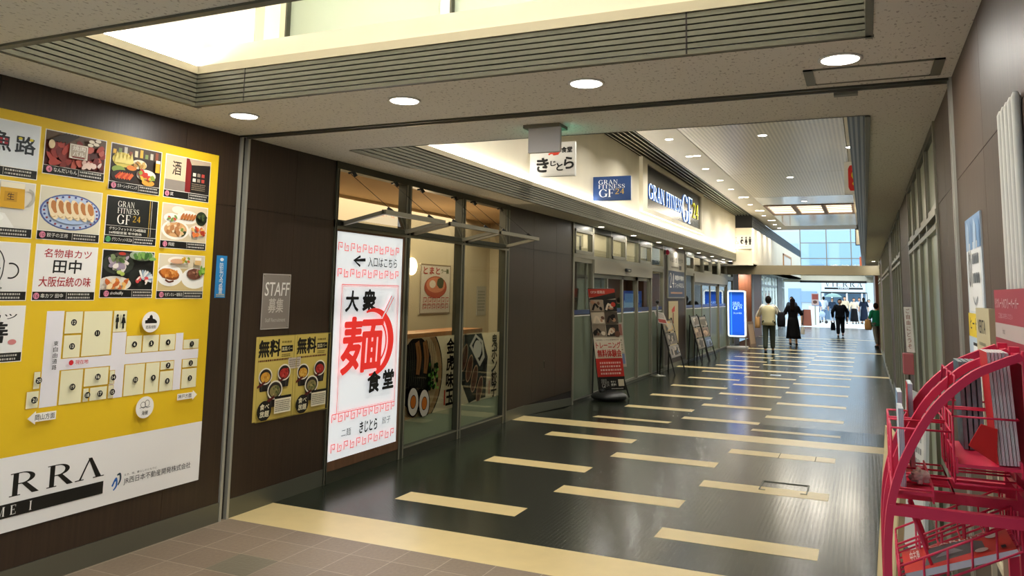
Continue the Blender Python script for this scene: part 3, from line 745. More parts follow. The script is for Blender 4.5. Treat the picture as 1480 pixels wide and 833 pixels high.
# ---- right wall: brown panels and four glazed bays with pale shutters
panels(-5, 4.38, XR, XR+.1, [-2, -.6, .8, 2.2, 3.42], m=M['wood_r'], name='wall_right')
panels(4.48, 5.50, XR, XR+.1, [4.95], m=M['wood_r'], name='wall_right')
panels(8.86, 11.05, XR, XR+.1, [9.9], m=M['wood_r'], name='wall_right', z0=-.05)
panels(14.4, 16.2, XR, XR+.1, [15.3], m=M['wood_r'], name='wall_right', z0=-.05)
panels(22.6, 25.2, XR, XR+.1, [], m=M['wood_r'], name='wall_right', z0=-.05)
g = MB()
for y0, y1, z0 in ((-5, 4.38, 0), (4.48, 5.5, 0), (8.86, 11.05, -.09), (14.4, 16.2, -.09), (22.6, 25.2, -.09)): g.box(XR-.006, XR+.02, y0, y1, z0, .13, M['steel'])
struct(g, 'baseboard_right')
for i, (y0, y1) in enumerate(((5.5, 8.86), (11.05, 14.4), (16.2, 22.6), (25.2, 28.95))):
    g = MB(); n = 4 if i != 2 else 6
    g.box(XR+.02, XR+.08, y0, y1, -.1, ZC, M['alu_dark'])
    for k in range(n+1):
        y = y0+(y1-y0)*k/n; g.box(XR-.012, XR+.06, y-.03, y+.03, -.1, ZC, AL)
    for z in (2.08, 2.17): g.box(XR-.016, XR+.06, y0, y1, z, z+.035, AL)
    g.box(XR-.01, XR+.06, y0, y1, 2.70, ZC, AD); g.box(XR-.008, XR+.06, y0, y1, -.1, -.02 if i else .08, AL)
    for k in range(n):
        a, b = y0+(y1-y0)*k/n+.03, y0+(y1-y0)*(k+1)/n-.03
        g.box(XR+.012, XR+.05, a, b, -.05, 2.08, M['frost']); g.box(XR+.0, XR+.05, a, a+.05, 0-.05, 2.08, AL)
        g.box(XR+.015, XR+.05, a, b, 2.22, 2.70, M['frost_in'])
        g.box(XR-.002, XR+.05, a, b, 2.22, 2.25, AL); g.box(XR-.002, XR+.05, a, a+.03, 2.22, 2.7, AL); g.box(XR-.002, XR+.05, b-.03, b, 2.22, 2.7, AL)
    struct(g, 'window_%d' % (70+i))
g = MB(); g.box(1.1, 1.2, 28.9, 34.1, -.1, ZC, M['wood_red']); g.box(XR+.1, 1.2, 28.9, 28.95, -.1, ZC, M['wood_r']); g.box(XR+.1, 1.2, 34.0, 34.1, -.1, ZC, M['wood_red']); g.box(.5, 1.2, 28.9, 34.1, ZC, ZC+.05, M['ceiling']); g.box(.55, 1.2, 28.9, 34.1, -.14, -.09, M['stud'])
g.box(XR-.05, XR+.1, 34.0, 38, -.09, ZC, M['wood_red']); g.box(XR, XR+.1, 38, 48, -.09, ZC, pier); struct(g, 'wall_right_far')
# ---- closing walls behind the photographer
g = MB(); g.box(-4.4, .6, -5.1, -5, 2.5, ZC+.1, M['wall_cream']); g.box(-4.4, -3.6, -5.1, -5, 0, 2.5, M['wall_cream']); g.box(-1.0, .6, -5.1, -5, 0, 2.5, M['wall_cream']); struct(g, 'wall_back')   # unseen opening, sized to let some sky light in behind the camera
# added unseen skins that block daylight along the sides and roof
sk = M['dark_room']
g = MB(); g.box(-8.2, -8.15, -5, 48, -.2, 2.9, sk); g.box(.56, .6, -5, 28.9, -.2, 5, sk); g.box(.56, .6, 34.1, 48, -.2, 5, sk); g.box(.56, .6, 28.9, 34.1, 2.81, 5, sk); g.box(-8.2, -3.87, -5, 48, 2.8, 2.86, sk); g.box(-4.0, -3.87, 5, 47, 2.8, 4.4, sk); g.box(-4, .6, 5.1, 32.3, 4.4, 4.45, sk)
g.box(-4.4, .6, -5, 2.2, 2.81, 2.85, sk); g.box(.12, .6, 2.2, 47, 2.81, 2.85, sk); g.box(-4.4, .6, 4.45, 5.1, 2.81, 4.7, sk); g.box(-8.2, -7.0, 47.5, 47.6, -.1, 2.8, sk)
struct(g, 'daylight_block_shell')

# ---- rear glazing of the near light well
g = MB()
for x in (-3.76, -2.42, -1.05): g.box(x-.035, x+.035, 4.27, 4.33, 3.02, 4.7, M['cream_trim']); g.box(x+.035, x+.05, 4.27, 4.33, 3.02, 4.7, M['alu_dark'])
g.box(-3.78, .06, 4.31, 4.32, 3.02, 4.7, M['frost_glass']); g.box(-3.772, -3.76, 4.02, 4.1, 3.02, 4.7, M['cream_trim'])
struct(g, 'window_80')
# ---- glazed end of the long light well, blue sky beyond
g = MB()
for x in (-3.25, -1.88, -.62, .1): g.box(x-.03, x+.03, 46.95, 47.05, 2.82, 5.4, M['alu'])
for z in (2.85, 3.75, 4.62): g.box(-3.25, .1, 46.96, 47.04, z-.025, z+.025, M['alu'])
g.box(-3.25, .1, 47.0, 47.01, 2.82, 5.4, M['sky_glass']); struct(g, 'window_81')

# ---- plaza beyond: white facade with the station mall's name, glazed entrance, neighbouring blocks
fw = mat('white_facade', '#b9c6ce', .6); gb = mat('blue_grey_glazing', '#7f9db8', .15)
g = MB()
g.box(-16, -2.9, 62, 63, -.1, 3.2, fw); g.box(-2.9, .1, 62, 63, 1.98, 3.2, fw); g.box(.1, 12, 62, 63, -.1, 3.2, fw)
g.box(-2.9, .1, 66, 66.2, -.1, 2.2, gb); g.box(-2.9, .1, 62, 66, 1.9, 1.98, M['black'])
for x in (-2.9, -2.2, -1.2, -.2, .1): g.box(x-.05, x+.05, 62.0, 62.1, -.1, 1.98, M['white'])
g.box(-4.3, -3.2, 61.9, 62, 1.2, 2.0, gb)
for x in (-6.5, -5.2): g.box(x, x+.9, 61.95, 62, .2, 2.2, gb)
struct(g, 'wall_plaza_facade')
g = MB(); g.box(-30, 20, 95, 100, -.1, 9, mat('distant_block', '#b9cadb', .7))
for k in range(14): g.box(-28+k*3.2, -26+k*3.2, 94.9, 95, 5.2, 7.6, mat('distant_window', '#a3bace', .4))
struct(g, 'wall_distant_block')
M['exit_back'] = mat('grey_sign_back', '#bdbab8', .5)
M['pf'] = mat('brown_panel_frame', '#7d6350', .5)
# ================================================================== LAMPS
def downlight(name, x, y, z, r, power, label, group, mat_, ring_mat, spread=PI):
    t = empty(name, (x, y, z), label, 'ceiling light', group)
    g = MB(); g.lathe((x, y, z), [(r*1.14, -.001), (r*1.16, -.006), (r*1.0, -.008), (r*.98, -.002)], ring_mat, 24); g.build('trim_ring', t)
    g = MB(); g.lathe((x, y, z), [(r*.96, -.0085), (r*.96, -.004)], mat_, 24); g.build('diffuser', t)
    area('lamp_light', (x, y, z-.012), r*1.8, power, shape='DISK', parent=t, spread=spread)
    return t
for x, l in ((-3.668, 'nearest the left wall'), (-2.445, 'second from the left wall'), (-1.317, 'third from the left wall'), (-.071, 'beside the access hatch by the right wall')):
    downlight('ceiling_downlight', x, 3.865, ZC, .085, LAMP['near'], 'round white downlight in the speckled ceiling, '+l, 'downlights in front of the shutter track', M['lamp'], M['white'])
for x in (-3.1, -2.1, -1.1):  # bare unseen lights added behind the camera to brighten the near end
    for y in (1.0, -1.5):
        l = bpy.data.lights.new('added_rear_light', 'AREA'); l.shape = 'DISK'; l.size = .13; l.energy = LAMP['back']; l.color = (.86, .94, 1)
        o = bpy.data.objects.new('added_rear_light', l); COL.objects.link(o); o.location = (x, y, ZC-.012)
# cove tubes of the near light well
t = empty('cove_lamp', (-1.85, 3.9, 3.02), 'white tube lamp lying in the cove of the near light well', 'lamp')
g = MB(); g.tube([(-3.6, 3.9, 3.06), (-.1, 3.9, 3.06)], .014, M['tube_lamp']); g.build('tube', t)
g = MB(); g.box(-3.65, -.05, 3.86, 3.94, 3.02, 3.045, M['white']); g.build('holder', t)
area('left_cove_light', (-3.764, 2.95, 3.012), .01, 14, rot=(PI, 0, 0), size_y=1.2, parent=t)
area('cove_light', (-1.85, 3.9, 3.09), 3.4, LAMP['nearcove'], rot=(PI, 0, 0), size_y=.04, parent=t)
t = empty('recess_lamp', (-1.85, 2.9, 4.66), 'long lamp under the lid of the near light well', 'lamp')
g = MB(); g.box(-3.4, -.3, 2.75, 3.05, 4.655, 4.695, M['white']); g.build('holder', t)
area('recess_light', (-1.85, 2.9, 4.65), 3.2, LAMP['nearcove']*1.9, size_y=.3, parent=t)
area('added_glazing_light', (-1.85, 4.42, 4.0), 3.4, 12, rot=(-PI/2, 0, 0), size_y=1.0)  # hidden light added behind the frosted glass to make it glow
# soffit lights along the gym front
for i, y in enumerate((12.71, 14.76, 16.8, 19.05, 21.3, 23.35, 25.35)):
    downlight('soffit_downlight', -4.045, y, ZC, .05, LAMP['soffit'], 'small square-lit downlight in the soffit over the gym front, %s from the noodle shop side' % ORD[i], 'downlights over the gym front', M['lamp_w'], M['white'])
for i, (x, y) in enumerate(((-4.05, 26.75), (.27, 26.7))):
    downlight('beam_downlight', x, y, ZC, .05, LAMP['soffit']*1.5, 'small downlight washing the %s end of the far beam' % ('toilet-sign', 'shutter-wall')[i], 'downlights in front of the far beam', M['lamp_w'], M['white'])
downlight('alcove_downlight', -4.62, 32.75, 2.59, .05, 40, 'small warm downlight in the red-brown alcove past the blue stand sign', None, M['lamp_w'], M['white'])
# upper ceiling lights: a row of singles and pairs along the fascia, and a few among the perforated panels
pos = [(-2.89, 12.75), (-2.9, 14.47), (-2.76, 14.47), (-2.89, 16.06), (-2.89, 17.8), (-2.89, 19.4), (-2.89, 21.1), (-2.76, 21.1), (-2.89, 22.9), (-2.89, 24.6), (-2.76, 24.6), (-2.89, 26.2), (-2.89, 27.9), (-2.76, 27.9), (-2.89, 29.6), (-2.89, 31.2)]
for i, (x, y) in enumerate(pos):
    downlight('upper_downlight', x, y, 4.2, .065, LAMP['void'] if x < -2.8 else 4, 'small downlight in the upper ceiling strip over the gym sign, %s going in' % ORD[i], 'downlights along the white fascia', M['lamp_w'], M['white'], 2.5)
for i, (x, y) in enumerate(((-1.42, 12.9), (-1.40, 17.75), (-.15, 14.4), (-1.42, 22.4), (-.14, 19.5))):
    downlight('panel_downlight', x, y, 4.2, .07, 10, 'downlight in the perforated upper ceiling, %s from the camera' % ORD[i], 'downlights among perforated panels', M['lamp_w'], M['white'])
for i, x in enumerate((-2.18, -1.38, -.6)):
    t = empty('luminous_panel', (x, 24.7, 4.2), 'square glowing ceiling panel with louvre bars, %s of three' % ('the one nearest the toilet sign', 'the middle', 'the one nearest the red flag sign')[i], 'ceiling light', 'glowing panels in the upper ceiling')
    g = MB(); 
    for a in ((x-.40, x-.33, 23.3, 26.1), (x+.33, x+.40, 23.3, 26.1), (x-.33, x+.33, 23.3, 23.45), (x-.33, x+.33, 25.95, 26.1)): g.box(a[0], a[1], a[2], a[3], 4.18, 4.25, M['pf'])
    g.build('panel_frame', t)
    g = MB(); g.box(x-.33, x+.33, 23.45, 25.95, 4.225, 4.235, M['lamp_panel']); g.build('diffuser', t)
    for k in range(3): g = MB(); g.box(x-.33, x+.33, 23.95+k*.55, 24.03+k*.55, 4.20, 4.222, M['cream']); g.build('louvre_bar', t)
    area('panel_light', (x, 24.7, 4.19), .6, LAMP['panel']/3, size_y=2.4, parent=t, color=(1, .9, .72))
for y in (5.9, 7.6, 9.3, 11.0): area('added_upper_light', (-2.7, y, 4.18), .12, LAMP['void'], shape='DISK', spread=2.5)  # bare lights added out of sight to brighten the near fascia
# shop and gym interiors
area('fascia_cove_light', (-3.752, 15.7, 3.012), .012, LAMP['fascia'], rot=(PI, 0, 0), size_y=20.6, color=(1, .94, .82))
area('shop_light', (-5.0, 8.5, 2.7), 1.2, LAMP['shop'], size_y=4.5, color=(1, .86, .66))
for y in (13, 16, 22, 26): area('gym_light', (-6.0, y, 2.7), .6, LAMP['gym'], size_y=.6, color=(1, .93, .8))
area('gym_transom_light', (XL-.2, 14.8, 2.735), .1, 18, size_y=5.6, color=(1, .92, .76))
area('far_shop_light', (-5.6, 40, 2.5), 1.5, LAMP['far'], size_y=6, color=(.8, .92, 1))

# wall lamp inside the noodle shop
t = empty('wall_lamp', (-5.6, 9.12, 1.95), 'glowing half-round wall lamp inside the noodle shop', 'lamp')
g = MB(); g.ball((-5.56, 9.12, 1.95), .07, .09, .12, mat('lamp_shade', '#ffe9c0', .5, emit=(1, .8, .5, 1), es=5)); g.build('lamp_shade', t)
g = MB(); g.box(-5.6, -5.57, 9.05, 9.19, 1.86, 2.04, M['alu']); g.build('bracket', t)
area('wall_lamp_light', (-5.46, 9.12, 1.95), .15, 7, rot=(0, -PI/2, 0), color=(1, .75, .45), parent=t)

# ================================================================== NEAR CEILING THINGS
t = empty('access_hatch', (.065, 4.16, ZC), 'flush ceiling access hatch with thin metal rim beside the right wall', 'hatch')
g = MB()
for a in ((-.245, .375, 4.01, 4.025), (-.245, .375, 4.295, 4.31), (-.245, -.20, 4.01, 4.31), (.33, .375, 4.01, 4.31)): g.box(a[0], a[1], a[2], a[3], ZC-.006, ZC, M['louver'])
g.build('rim', t)
g = MB(); g.box(-.195, .325, 4.03, 4.29, ZC-.004, ZC, M['ceiling']); g.build('hatch_panel', t)
t = empty('exit_sign', (-1.93, 4.75, ZC), 'grey-backed emergency exit sign hanging from the ceiling', 'exit sign')
g = MB(); g.box(-2.06, -1.80, 4.74, 4.90, ZC-.022, ZC, M['louver']); g.build('ceiling_plate', t)
g = MB(); g.box(-2.03, -1.80, 4.76, 4.79, 2.565, 2.735, M['exit_back']); g.build('housing', t, bevel=.004)
g = MB(); g.box(-2.02, -1.81, 4.79, 4.798, 2.58, 2.72, M['exit_glow']); g.build('lit_face', t)
area('exit_light', (-1.91, 4.81, 2.66), .2, .6, rot=(-PI/2, 0, 0), size_y=.12, color=(.3, 1, .9), parent=t)
tag(MB().box(-.12, -.0, 4.485, 4.53, ZC-.025, ZC, M['louver']).build('door_closer_plate', loc=(-.06, 4.5, ZC)), 'small grey plate under the shutter track near the right wall', 'plate')

# ================================================================== DIRECTORY BOARD
BX = XL+.012
board = empty('directory_board', (BX, 3.0, .33), 'big yellow shop directory board with food photos, floor map and mall name', 'sign')
Y0 = 1.55
def wsheet(y, z, step=.0003, x=BX, m=None): return Sheet((x, y, z), (0, 1, 0), (0, 0, 1), m, step)
s = wsheet(Y0, .33); s.base(4.19-Y0, 2.24, .011, '#e3bd20'); s.up(); s.rect(0, 0, 4.19-Y0, .39, '#eceae8', lift=False); s.build('backing', parent=board)
DK, PAPER = '#14130f', '#f1eee6'
def dish_platter(s, w, h, plate, foods, bgc):
    s.rect(0, 0, w, h, bgc)
    for cx, cy, rx, ry, c in plate: s.ell(cx*w, cy*h, rx*w, ry*h, c)
    for cx, cy, rx, ry, c, rot in foods: s.ell(cx*w, cy*h, rx*w, ry*h, c, rot=rot, n=12, jit=.14)
def scatter(s, x0, y0, x1, y1, n, cols, r0, r1):
    for i in range(n): s.ell(random.uniform(x0, x1), random.uniform(y0, y1), random.uniform(r0, r1), random.uniform(r0, r1)*.7, random.choice(cols), rot=random.uniform(0, 3), n=8, jit=.2)
def tile_gran(s, w, h):
    s.rect(0, 0, w, h, '#191a17')
    s.serif('GRAN', .2*w, .75*h, .52*w, .9*h, '#e9e6da'); s.serif('FITNESS', .2*w, .58*h, .62*w, .72*h, '#e9e6da'); s.serif('GF', .2*w, .3*h, .46*w, .55*h, '#f2efe4'); s.serif('24', .5*w, .38*h, .66*w, .54*h, '#cfa638')
    s.rect(.83*w, .02*h, .842*w, h, '#c9a53d'); s.rect(.87*w, .02*h, .878*w, h, '#d8d4c4'); s.rect(0, .24*h, w, .25*h, '#cfcabb')
    s.text('グランフィットネス24姫路店', .06*w, .13*h, .78*w, .21*h, '#e9e6da', .01); s.text('24時間営業 年中無休', .06*w, .03*h, .7*w, .1*h, '#e9e6da', .01)
def tile_yakiniku(s, w, h):
    s.rect(0, 0, w, h, '#4a1712'); s.rect(0, .72*h, w, h, '#5c4632')
    scatter(s, .03*w, .04*h, .97*w, .7*h, 46, ['#8e2a22', '#a63b30', '#6b1c18', '#b9584a', '#7b241d'], .02, .045)
    for k in range(5): s.stroke([(.05*w+k*.06*w, .7*h), (.3*w+k*.05*w, .97*h)], .012, '#2e2119')
    for cx, cy in ((.72, .88), (.8, .82), (.7, .77), (.83, .93)): s.ell(cx*w, cy*h, .05*w, .05*h, '#e7dcc5')
    s.ell(.07*w, .6*h, .05*w, .13*h, '#dcc6a0'); scatter(s, .6*w, .05*h, .95*w, .25*h, 8, ['#e4c9bd', '#d8b0a4'], .012, .025)
    s.rect(.35*w, .28*h, .66*w, .72*h, '#b3a596'); s.frame(.36*w, .3*h, .65*w, .7*h, .004, '#efe9dc'); s.text('焼肉', .40*w, .53*h, .61*w, .67*h, PAPER, .01); s.text('バル', .41*w, .37*h, .6*w, .5*h, PAPER, .01); s.rect(.4*w, .31*h, .61*w, .35*h, '#7a1f1a')
def tile_dining(s, w, h):
    s.rect(0, 0, w, h, '#2d2018'); s.rect(0, .72*h, w, h, '#4a3a2b')
    for k in range(9): s.rect(.03*w+k*.105*w, .74*h, .09*w+k*.105*w, (.86+.1*(k % 3)/2)*h, ['#e0b23a', '#7d8f4e', '#c9c2b0', '#8d4a2d', '#d8cfae'][k % 5])
    for c in ((.22, .6, .2, .2, '#d9c65f'), (.55, .55, .15, .13, '#e9dfc4'), (.15, .33, .13, .1, '#8ba04b'), (.4, .42, .1, .07, '#d9823a'), (.25, .16, .24, .17, '#26201b'), (.7, .28, .2, .16, '#e3ddcf'), (.75, .08, .13, .08, '#e8a13f')): s.ell(c[0]*w, c[1]*h, c[2]*w, c[3]*h, c[4])
    for k in range(6): s.stroke([(.1*w+k*.05*w, .1*h), (.2*w+k*.045*w, .25*h)], .02, ['#c4421f', '#dd6a35'][k % 2])
    for k in range(5): s.poly([(.05*w+k*.07*w, .5*h), (.1*w+k*.07*w, .82*h), (.15*w+k*.07*w, .52*h)], '#e8d67a')
    scatter(s, .45*w, .5*h, .65*w, .6*h, 8, ['#d3b268', '#b98a45'], .012, .022); scatter(s, .55*w, .18*h, .85*w, .36*h, 14, ['#c93a2b', '#e2b94a', '#8f9f3c'], .012, .024)
    s.rect(.86*w, .4*h, .95*w, .72*h, '#e5a92c'); s.rect(.86*w, .66*h, .95*w, .74*h, '#f3ebd8')
def tile_bar(s, w, h):
    s.rect(0, 0, w, h, '#3a2d25'); s.rect(0, .3*h, .46*w, h, '#d5bf9d'); s.rect(0, 0, .46*w, .3*h, '#8d8379'); s.rect(.44*w, 0, .56*w, h, '#7c1d1c'); s.rect(.56*w, 0, w, .86*h, '#1f1a17'); s.poly([(.5*w, h), (w, h), (w, .9*h), (.56*w, .82*h)], '#b9a58c')
    s.text('酒', .14*w, .45*h, .33*w, .85*h, '#2a211b', .01); 
    for k in range(6): s.rect(.6*w+(k % 3)*.1*w, (.5-.16*(k//3))*h, .67*w+(k % 3)*.1*w, (.6-.16*(k//3))*h, ['#d9d2c3', '#8f8271', '#b54237'][k % 3])
    s.gibber(.58*w, .08*h, .9*w, .3*h, 4, '#8b7d68')
def tile_gyoza(s, w, h):
    s.rect(0, 0, w, h, '#d9d3bd'); s.ell(.5*w, .46*h, .5*w, .42*h, '#51619b', n=32); s.ell(.5*w, .46*h, .47*w, .39*h, '#b9c9e4', n=32)
    for k in range(26):
        a = 2*PI*k/26; s.ell((.5+.44*math.cos(a))*w, (.46+.36*math.sin(a))*h, .02*w, .025*h, ['#3d4c8c', '#8b3c4c'][k % 2], n=8)
    s.ell(.5*w, .46*h, .37*w, .28*h, '#a9bddd', n=28)
    for k in range(6):
        x = (.2+.118*k)*w; s.ell(x, (.5+.015*(k % 2))*h, .075*w, .25*h, '#ecd9b4', rot=.35, n=18, jit=.03); s.ell(x+.008*w, (.56)*h, .05*w, .15*h, '#b97a45', rot=.35, n=14, jit=.08)
        s.stroke([(x-.05*w, .36*h), (x-.01*w, .31*h), (x+.04*w, .34*h)], .006, '#c9ad7d')
def tile_ramenset(s, w, h):
    s.rect(0, 0, w, h, '#d8c6a4')
    for c in ((.3, .3, .3, .27, '#f1ede2'), (.3, .31, .25, .21, '#d8a873'), (.55, .68, .24, .19, '#efe9dc'), (.2, .62, .17, .13, '#f0ebe0'), (.78, .28, .2, .2, '#efe6d5'), (.33, .86, .14, .1, '#e9e0cd'), (.86, .68, .13, .2, '#2f3824')): s.ell(c[0]*w, c[1]*h, c[2]*w, c[3]*h, c[4], n=24)
    scatter(s, .1*w, .18*h, .48*w, .46*h, 16, ['#b97f4e', '#e6c28c', '#34401f', '#e9d9b9', '#7f9a44'], .012, .03)
    for k in range(5): s.ell((.42+.065*k)*w, .69*h, .03*w, .11*h, '#b7713a', rot=-.5, n=12)
    scatter(s, .12*w, .56*h, .28*w, .68*h, 8, ['#7d9c4b', '#cfd6b0', '#b94a32'], .008, .018); scatter(s, .64*w, .18*h, .92*w, .38*h, 16, ['#c5472c', '#dc7a3c', '#a8391f', '#e7b86a'], .012, .024); scatter(s, .78*w, .6*h, .94*w, .8*h, 8, ['#4c5b33', '#20281a'], .012, .02)
def tile_sashimi(s, w, h):
    s.rect(0, 0, w, h, '#151512'); s.ell(.3*w, .66*h, .3*w, .28*h, '#33382f', n=24); s.ell(.25*w, .14*h, .32*w, .2*h, '#ddd8cb', n=24); s.ell(.76*w, .33*h, .25*w, .24*h, '#22251f', n=24); s.ell(.75*w, .9*h, .25*w, .14*h, '#a8b59a')
    scatter(s, .13*w, .5*h, .46*w, .82*h, 26, ['#b8a7b5', '#8fa072', '#e3d9d2', '#5f7a45', '#9d8e9f'], .01, .03)
    for k in range(9): a = -.4+.28*k; s.stroke([(.76*w, .3*h), (.76*w+.22*w*math.cos(a), .3*h+.22*h*math.sin(a))], .014, ['#c9d0d6', '#8fa3b5', '#e3e0da'][k % 3])
    s.ell(.3*w, .44*h, .05*w, .05*h, '#b6c56a'); s.ell(.36*w, .4*h, .045*w, .05*h, '#a4b556'); scatter(s, .66*w, .2*h, .85*w, .32*h, 9, ['#c8232c', '#d94b4b', '#e8dcd0'], .008, .02)
    scatter(s, .08*w, .04*h, .45*w, .24*h, 22, ['#d98a3a', '#e7b365', '#c2622b', '#edd3a6'], .012, .028); scatter(s, .55*w, .82*h, .95*w, .97*h, 16, ['#53823c', '#7da854', '#3d6a2e'], .012, .026); s.ell(.3*w, .9*h, .14*w, .06*h, '#4b4038'); s.ell(.3*w, .92*h, .07*w, .04*h, '#b53a2c')
def tile_cutlet(s, w, h):
    s.rect(0, 0, w, h, '#cdb681'); s.rect(0, .62*h, w, h, '#d9cfb5')
    for c in ((.25, .42, .28, .3, '#f3f1ea'), (.8, .36, .3, .3, '#f1eee6'), (.42, .84, .24, .12, '#efe9dd')): s.ell(c[0]*w, c[1]*h, c[2]*w, c[3]*h, c[4], n=26)
    s.ell(.23*w, .45*h, .22*w, .15*h, '#8a4a1c', rot=-.15, n=20, jit=.05); s.ell(.23*w, .49*h, .2*w, .12*h, '#c97730', rot=-.15, n=20, jit=.06); scatter(s, .08*w, .4*h, .4*w, .56*h, 18, ['#d98d42', '#b8641f', '#e2a258'], .006, .014)
    s.ell(.78*w, .48*h, .18*w, .15*h, '#6e4130', n=18, jit=.07); scatter(s, .66*w, .42*h, .92*w, .58*h, 14, ['#8b5d48', '#b28268', '#5a3424'], .008, .018); scatter(s, .84*w, .5*h, .98*w, .68*h, 12, ['#6fa038', '#90bb53', '#4f7c26'], .01, .022)
    s.stroke([(.12*w, .3*h), (.2*w, .24*h), (.3*w, .27*h)], .012, '#5b2e16', sm=4); s.ell(.36*w, .82*h, .16*w, .07*h, '#d9a987', n=16); scatter(s, .45*w, .8*h, .6*w, .92*h, 9, ['#d9b52f', '#7d9a3c', '#c56a34'], .008, .018); s.rect(.74*w, .74*h, .88*w, .94*h, '#d9b478'); s.rect(.74*w, .87*h, .88*w, .95*h, '#f4efe2')
def tile_kushi(s, w, h):
    s.rect(0, 0, w, h, '#eceae7'); s.text('名物串カツ', .12*w, .74*h, .9*w, .93*h, '#a8252c', .012, .04); s.text('田中', .28*w, .4*h, .74*w, .7*h, '#131313', .02, .03); s.text('大阪伝統の味', .07*w, .1*h, .92*w, .32*h, '#a8252c', .012, .04)
def tile_uo(s, w, h):
    s.rect(0, 0, w, h, '#dde3ea'); s.text('海', -.02*w, .35*h, .28*w, .72*h, '#1b2730', .02); s.text('魚', .33*w, .33*h, .6*w, .75*h, '#18222b', .024); s.text('路', .66*w, .33*h, .95*w, .72*h, '#18222b', .024)
    for x, y in ((.42, .56), (.5, .56), (.42, .48), (.5, .48)): s.rect(x*w, y*h, (x+.05)*w, (y+.05)*h, '#a8283a')
    s.ell(.72*w, .66*h, .03*w, .03*h, '#d9c93a'); s.ell(.88*w, .66*h, .03*w, .03*h, '#d9c93a')
def tile_beer(s, w, h):
    s.rect(0, 0, w, h, '#dedad0'); s.poly([(0, 0), (.75*w, 0), (.6*w, .3*h), (0, .36*h)], '#eeece6'); s.ell(.25*w, .2*h, .34*w, .15*h, '#f7f5f0', n=24); scatter(s, .02*w, .14*h, .46*w, .36*h, 22, ['#6d2f1d', '#8f4a2c', '#b3734a', '#4d2415', '#c9a07a'], .012, .034)
    s.poly([(.5*w, .42*h), (.86*w, .42*h), (.84*w, .96*h), (.5*w, .96*h)], '#d8a526'); s.rect(.5*w, .86*h, .84*w, .98*h, '#f2e9cf'); s.rect(.56*w, .56*h, .74*w, .78*h, '#c08f1d'); s.text('生', .6*w, .6*h, .7*w, .75*h, '#3d2a10', .01); s.ring(.9*w, .68*h, .1*w, .2*h, .012, '#b9b6aa', -PI/2, PI/2, 16)
def tile_mug(s, w, h):
    s.rect(0, 0, w, h, '#e4e2df'); s.poly([(.3*w, .48*h), (.62*w, .48*h), (.58*w, .24*h), (.5*w, .16*h), (.36*w, .18*h)], '#1b1b1b')
    s.stroke([(.3*w, .66*h), (.28*w, .3*h), (.38*w, .12*h), (.55*w, .12*h), (.64*w, .3*h), (.66*w, .62*h)], .006, '#1b1b1b', sm=5); s.ring(.76*w, .42*h, .12*w, .17*h, .008, '#1b1b1b', -PI*.6, PI*.6, 18); s.stroke([(.3*w, .66*h), (.38*w, .82*h), (.48*w, .92*h), (.6*w, .8*h), (.66*w, .62*h)], .006, '#1b1b1b', sm=5); s.ring(.48*w, .06*h, .18*w, .04*h, .005, '#1b1b1b')
def tile_zen(s, w, h):
    s.rect(0, 0, w, h, '#eceae6'); s.text('串カツ', .3*w, .72*h, .9*w, .85*h, '#191919', .015); s.text('善', .38*w, .22*h, .78*w, .66*h, '#141414', .03, .08); s.ell(.86*w, .22*h, .06*w, .06*h, '#c77d7d')
tiles = [(2.885, 3.28, 2.51, 2.255, tile_yakiniku, '4', 'なんだいもん'), (3.31, 3.695, 2.51, 2.22, tile_dining, '5', 'ガネーシャダイニング'), (3.725, 4.12, 2.51, 2.22, tile_bar, '6', '試'), (2.46, 2.86, 2.515, 2.21, tile_uo, '3', '魚路'),
         (2.885, 3.28, 2.19, 1.885, tile_gyoza, '10', '餃子の王将'), (3.31, 3.695, 2.185, 1.89, tile_gran, '11', 'グランフィットネス24'), (3.725, 4.12, 2.185, 1.885, tile_ramenset, '12', '飛龍'), (2.46, 2.86, 2.19, 1.885, tile_beer, '9', '酒場'),
         (2.89, 3.28, 1.86, 1.545, tile_kushi, '16', '串カツ 田中'), (3.31, 3.695, 1.855, 1.56, tile_sashimi, '17', 'shoheifly'), (3.725, 4.12, 1.85, 1.555, tile_cutlet, '18', 'モダンカレー雄飯店'), (2.46, 2.86, 1.86, 1.545, tile_mug, '15', '喫茶'),
         (2.46, 2.865, 1.52, 1.22, tile_zen, '21', '善')]
for y0, y1, zt, zb, fn, no, nm in tiles:
    wd, h = y1-y0, zt-zb; s = wsheet(y0, zb); s.z = .0008
    s.rect(0, 0, wd, h, '#f3efe4'); s.rect(.004, .004, wd-.004, .05, DK); pw, ph = wd-.012, h-.058
    s2 = wsheet(y0+.006, zb+.053); s2.mb = s.mb; s2.z = s.z; s2.lim = (0, 0, pw, ph); fn(s2, pw, ph)
    s.z = s2.z; s.ell(.026, .027, .018, .018, '#d9839c' if no != '11' else '#57a86a', n=16); s.texth(no, .026, .017, .02, DK, 'c')
    tw = min(.145, glyphs(nm)[2]*.024); s.text(nm, .052, .016, .052+tw, .040, '#e8e5dc'); s.rect(.205, .008, .207, .046, '#e8e5dc'); s.gibber(.215, .008, wd-.03, .046, 2, '#b9b6ad')
    s.build('shop_photo', parent=board)
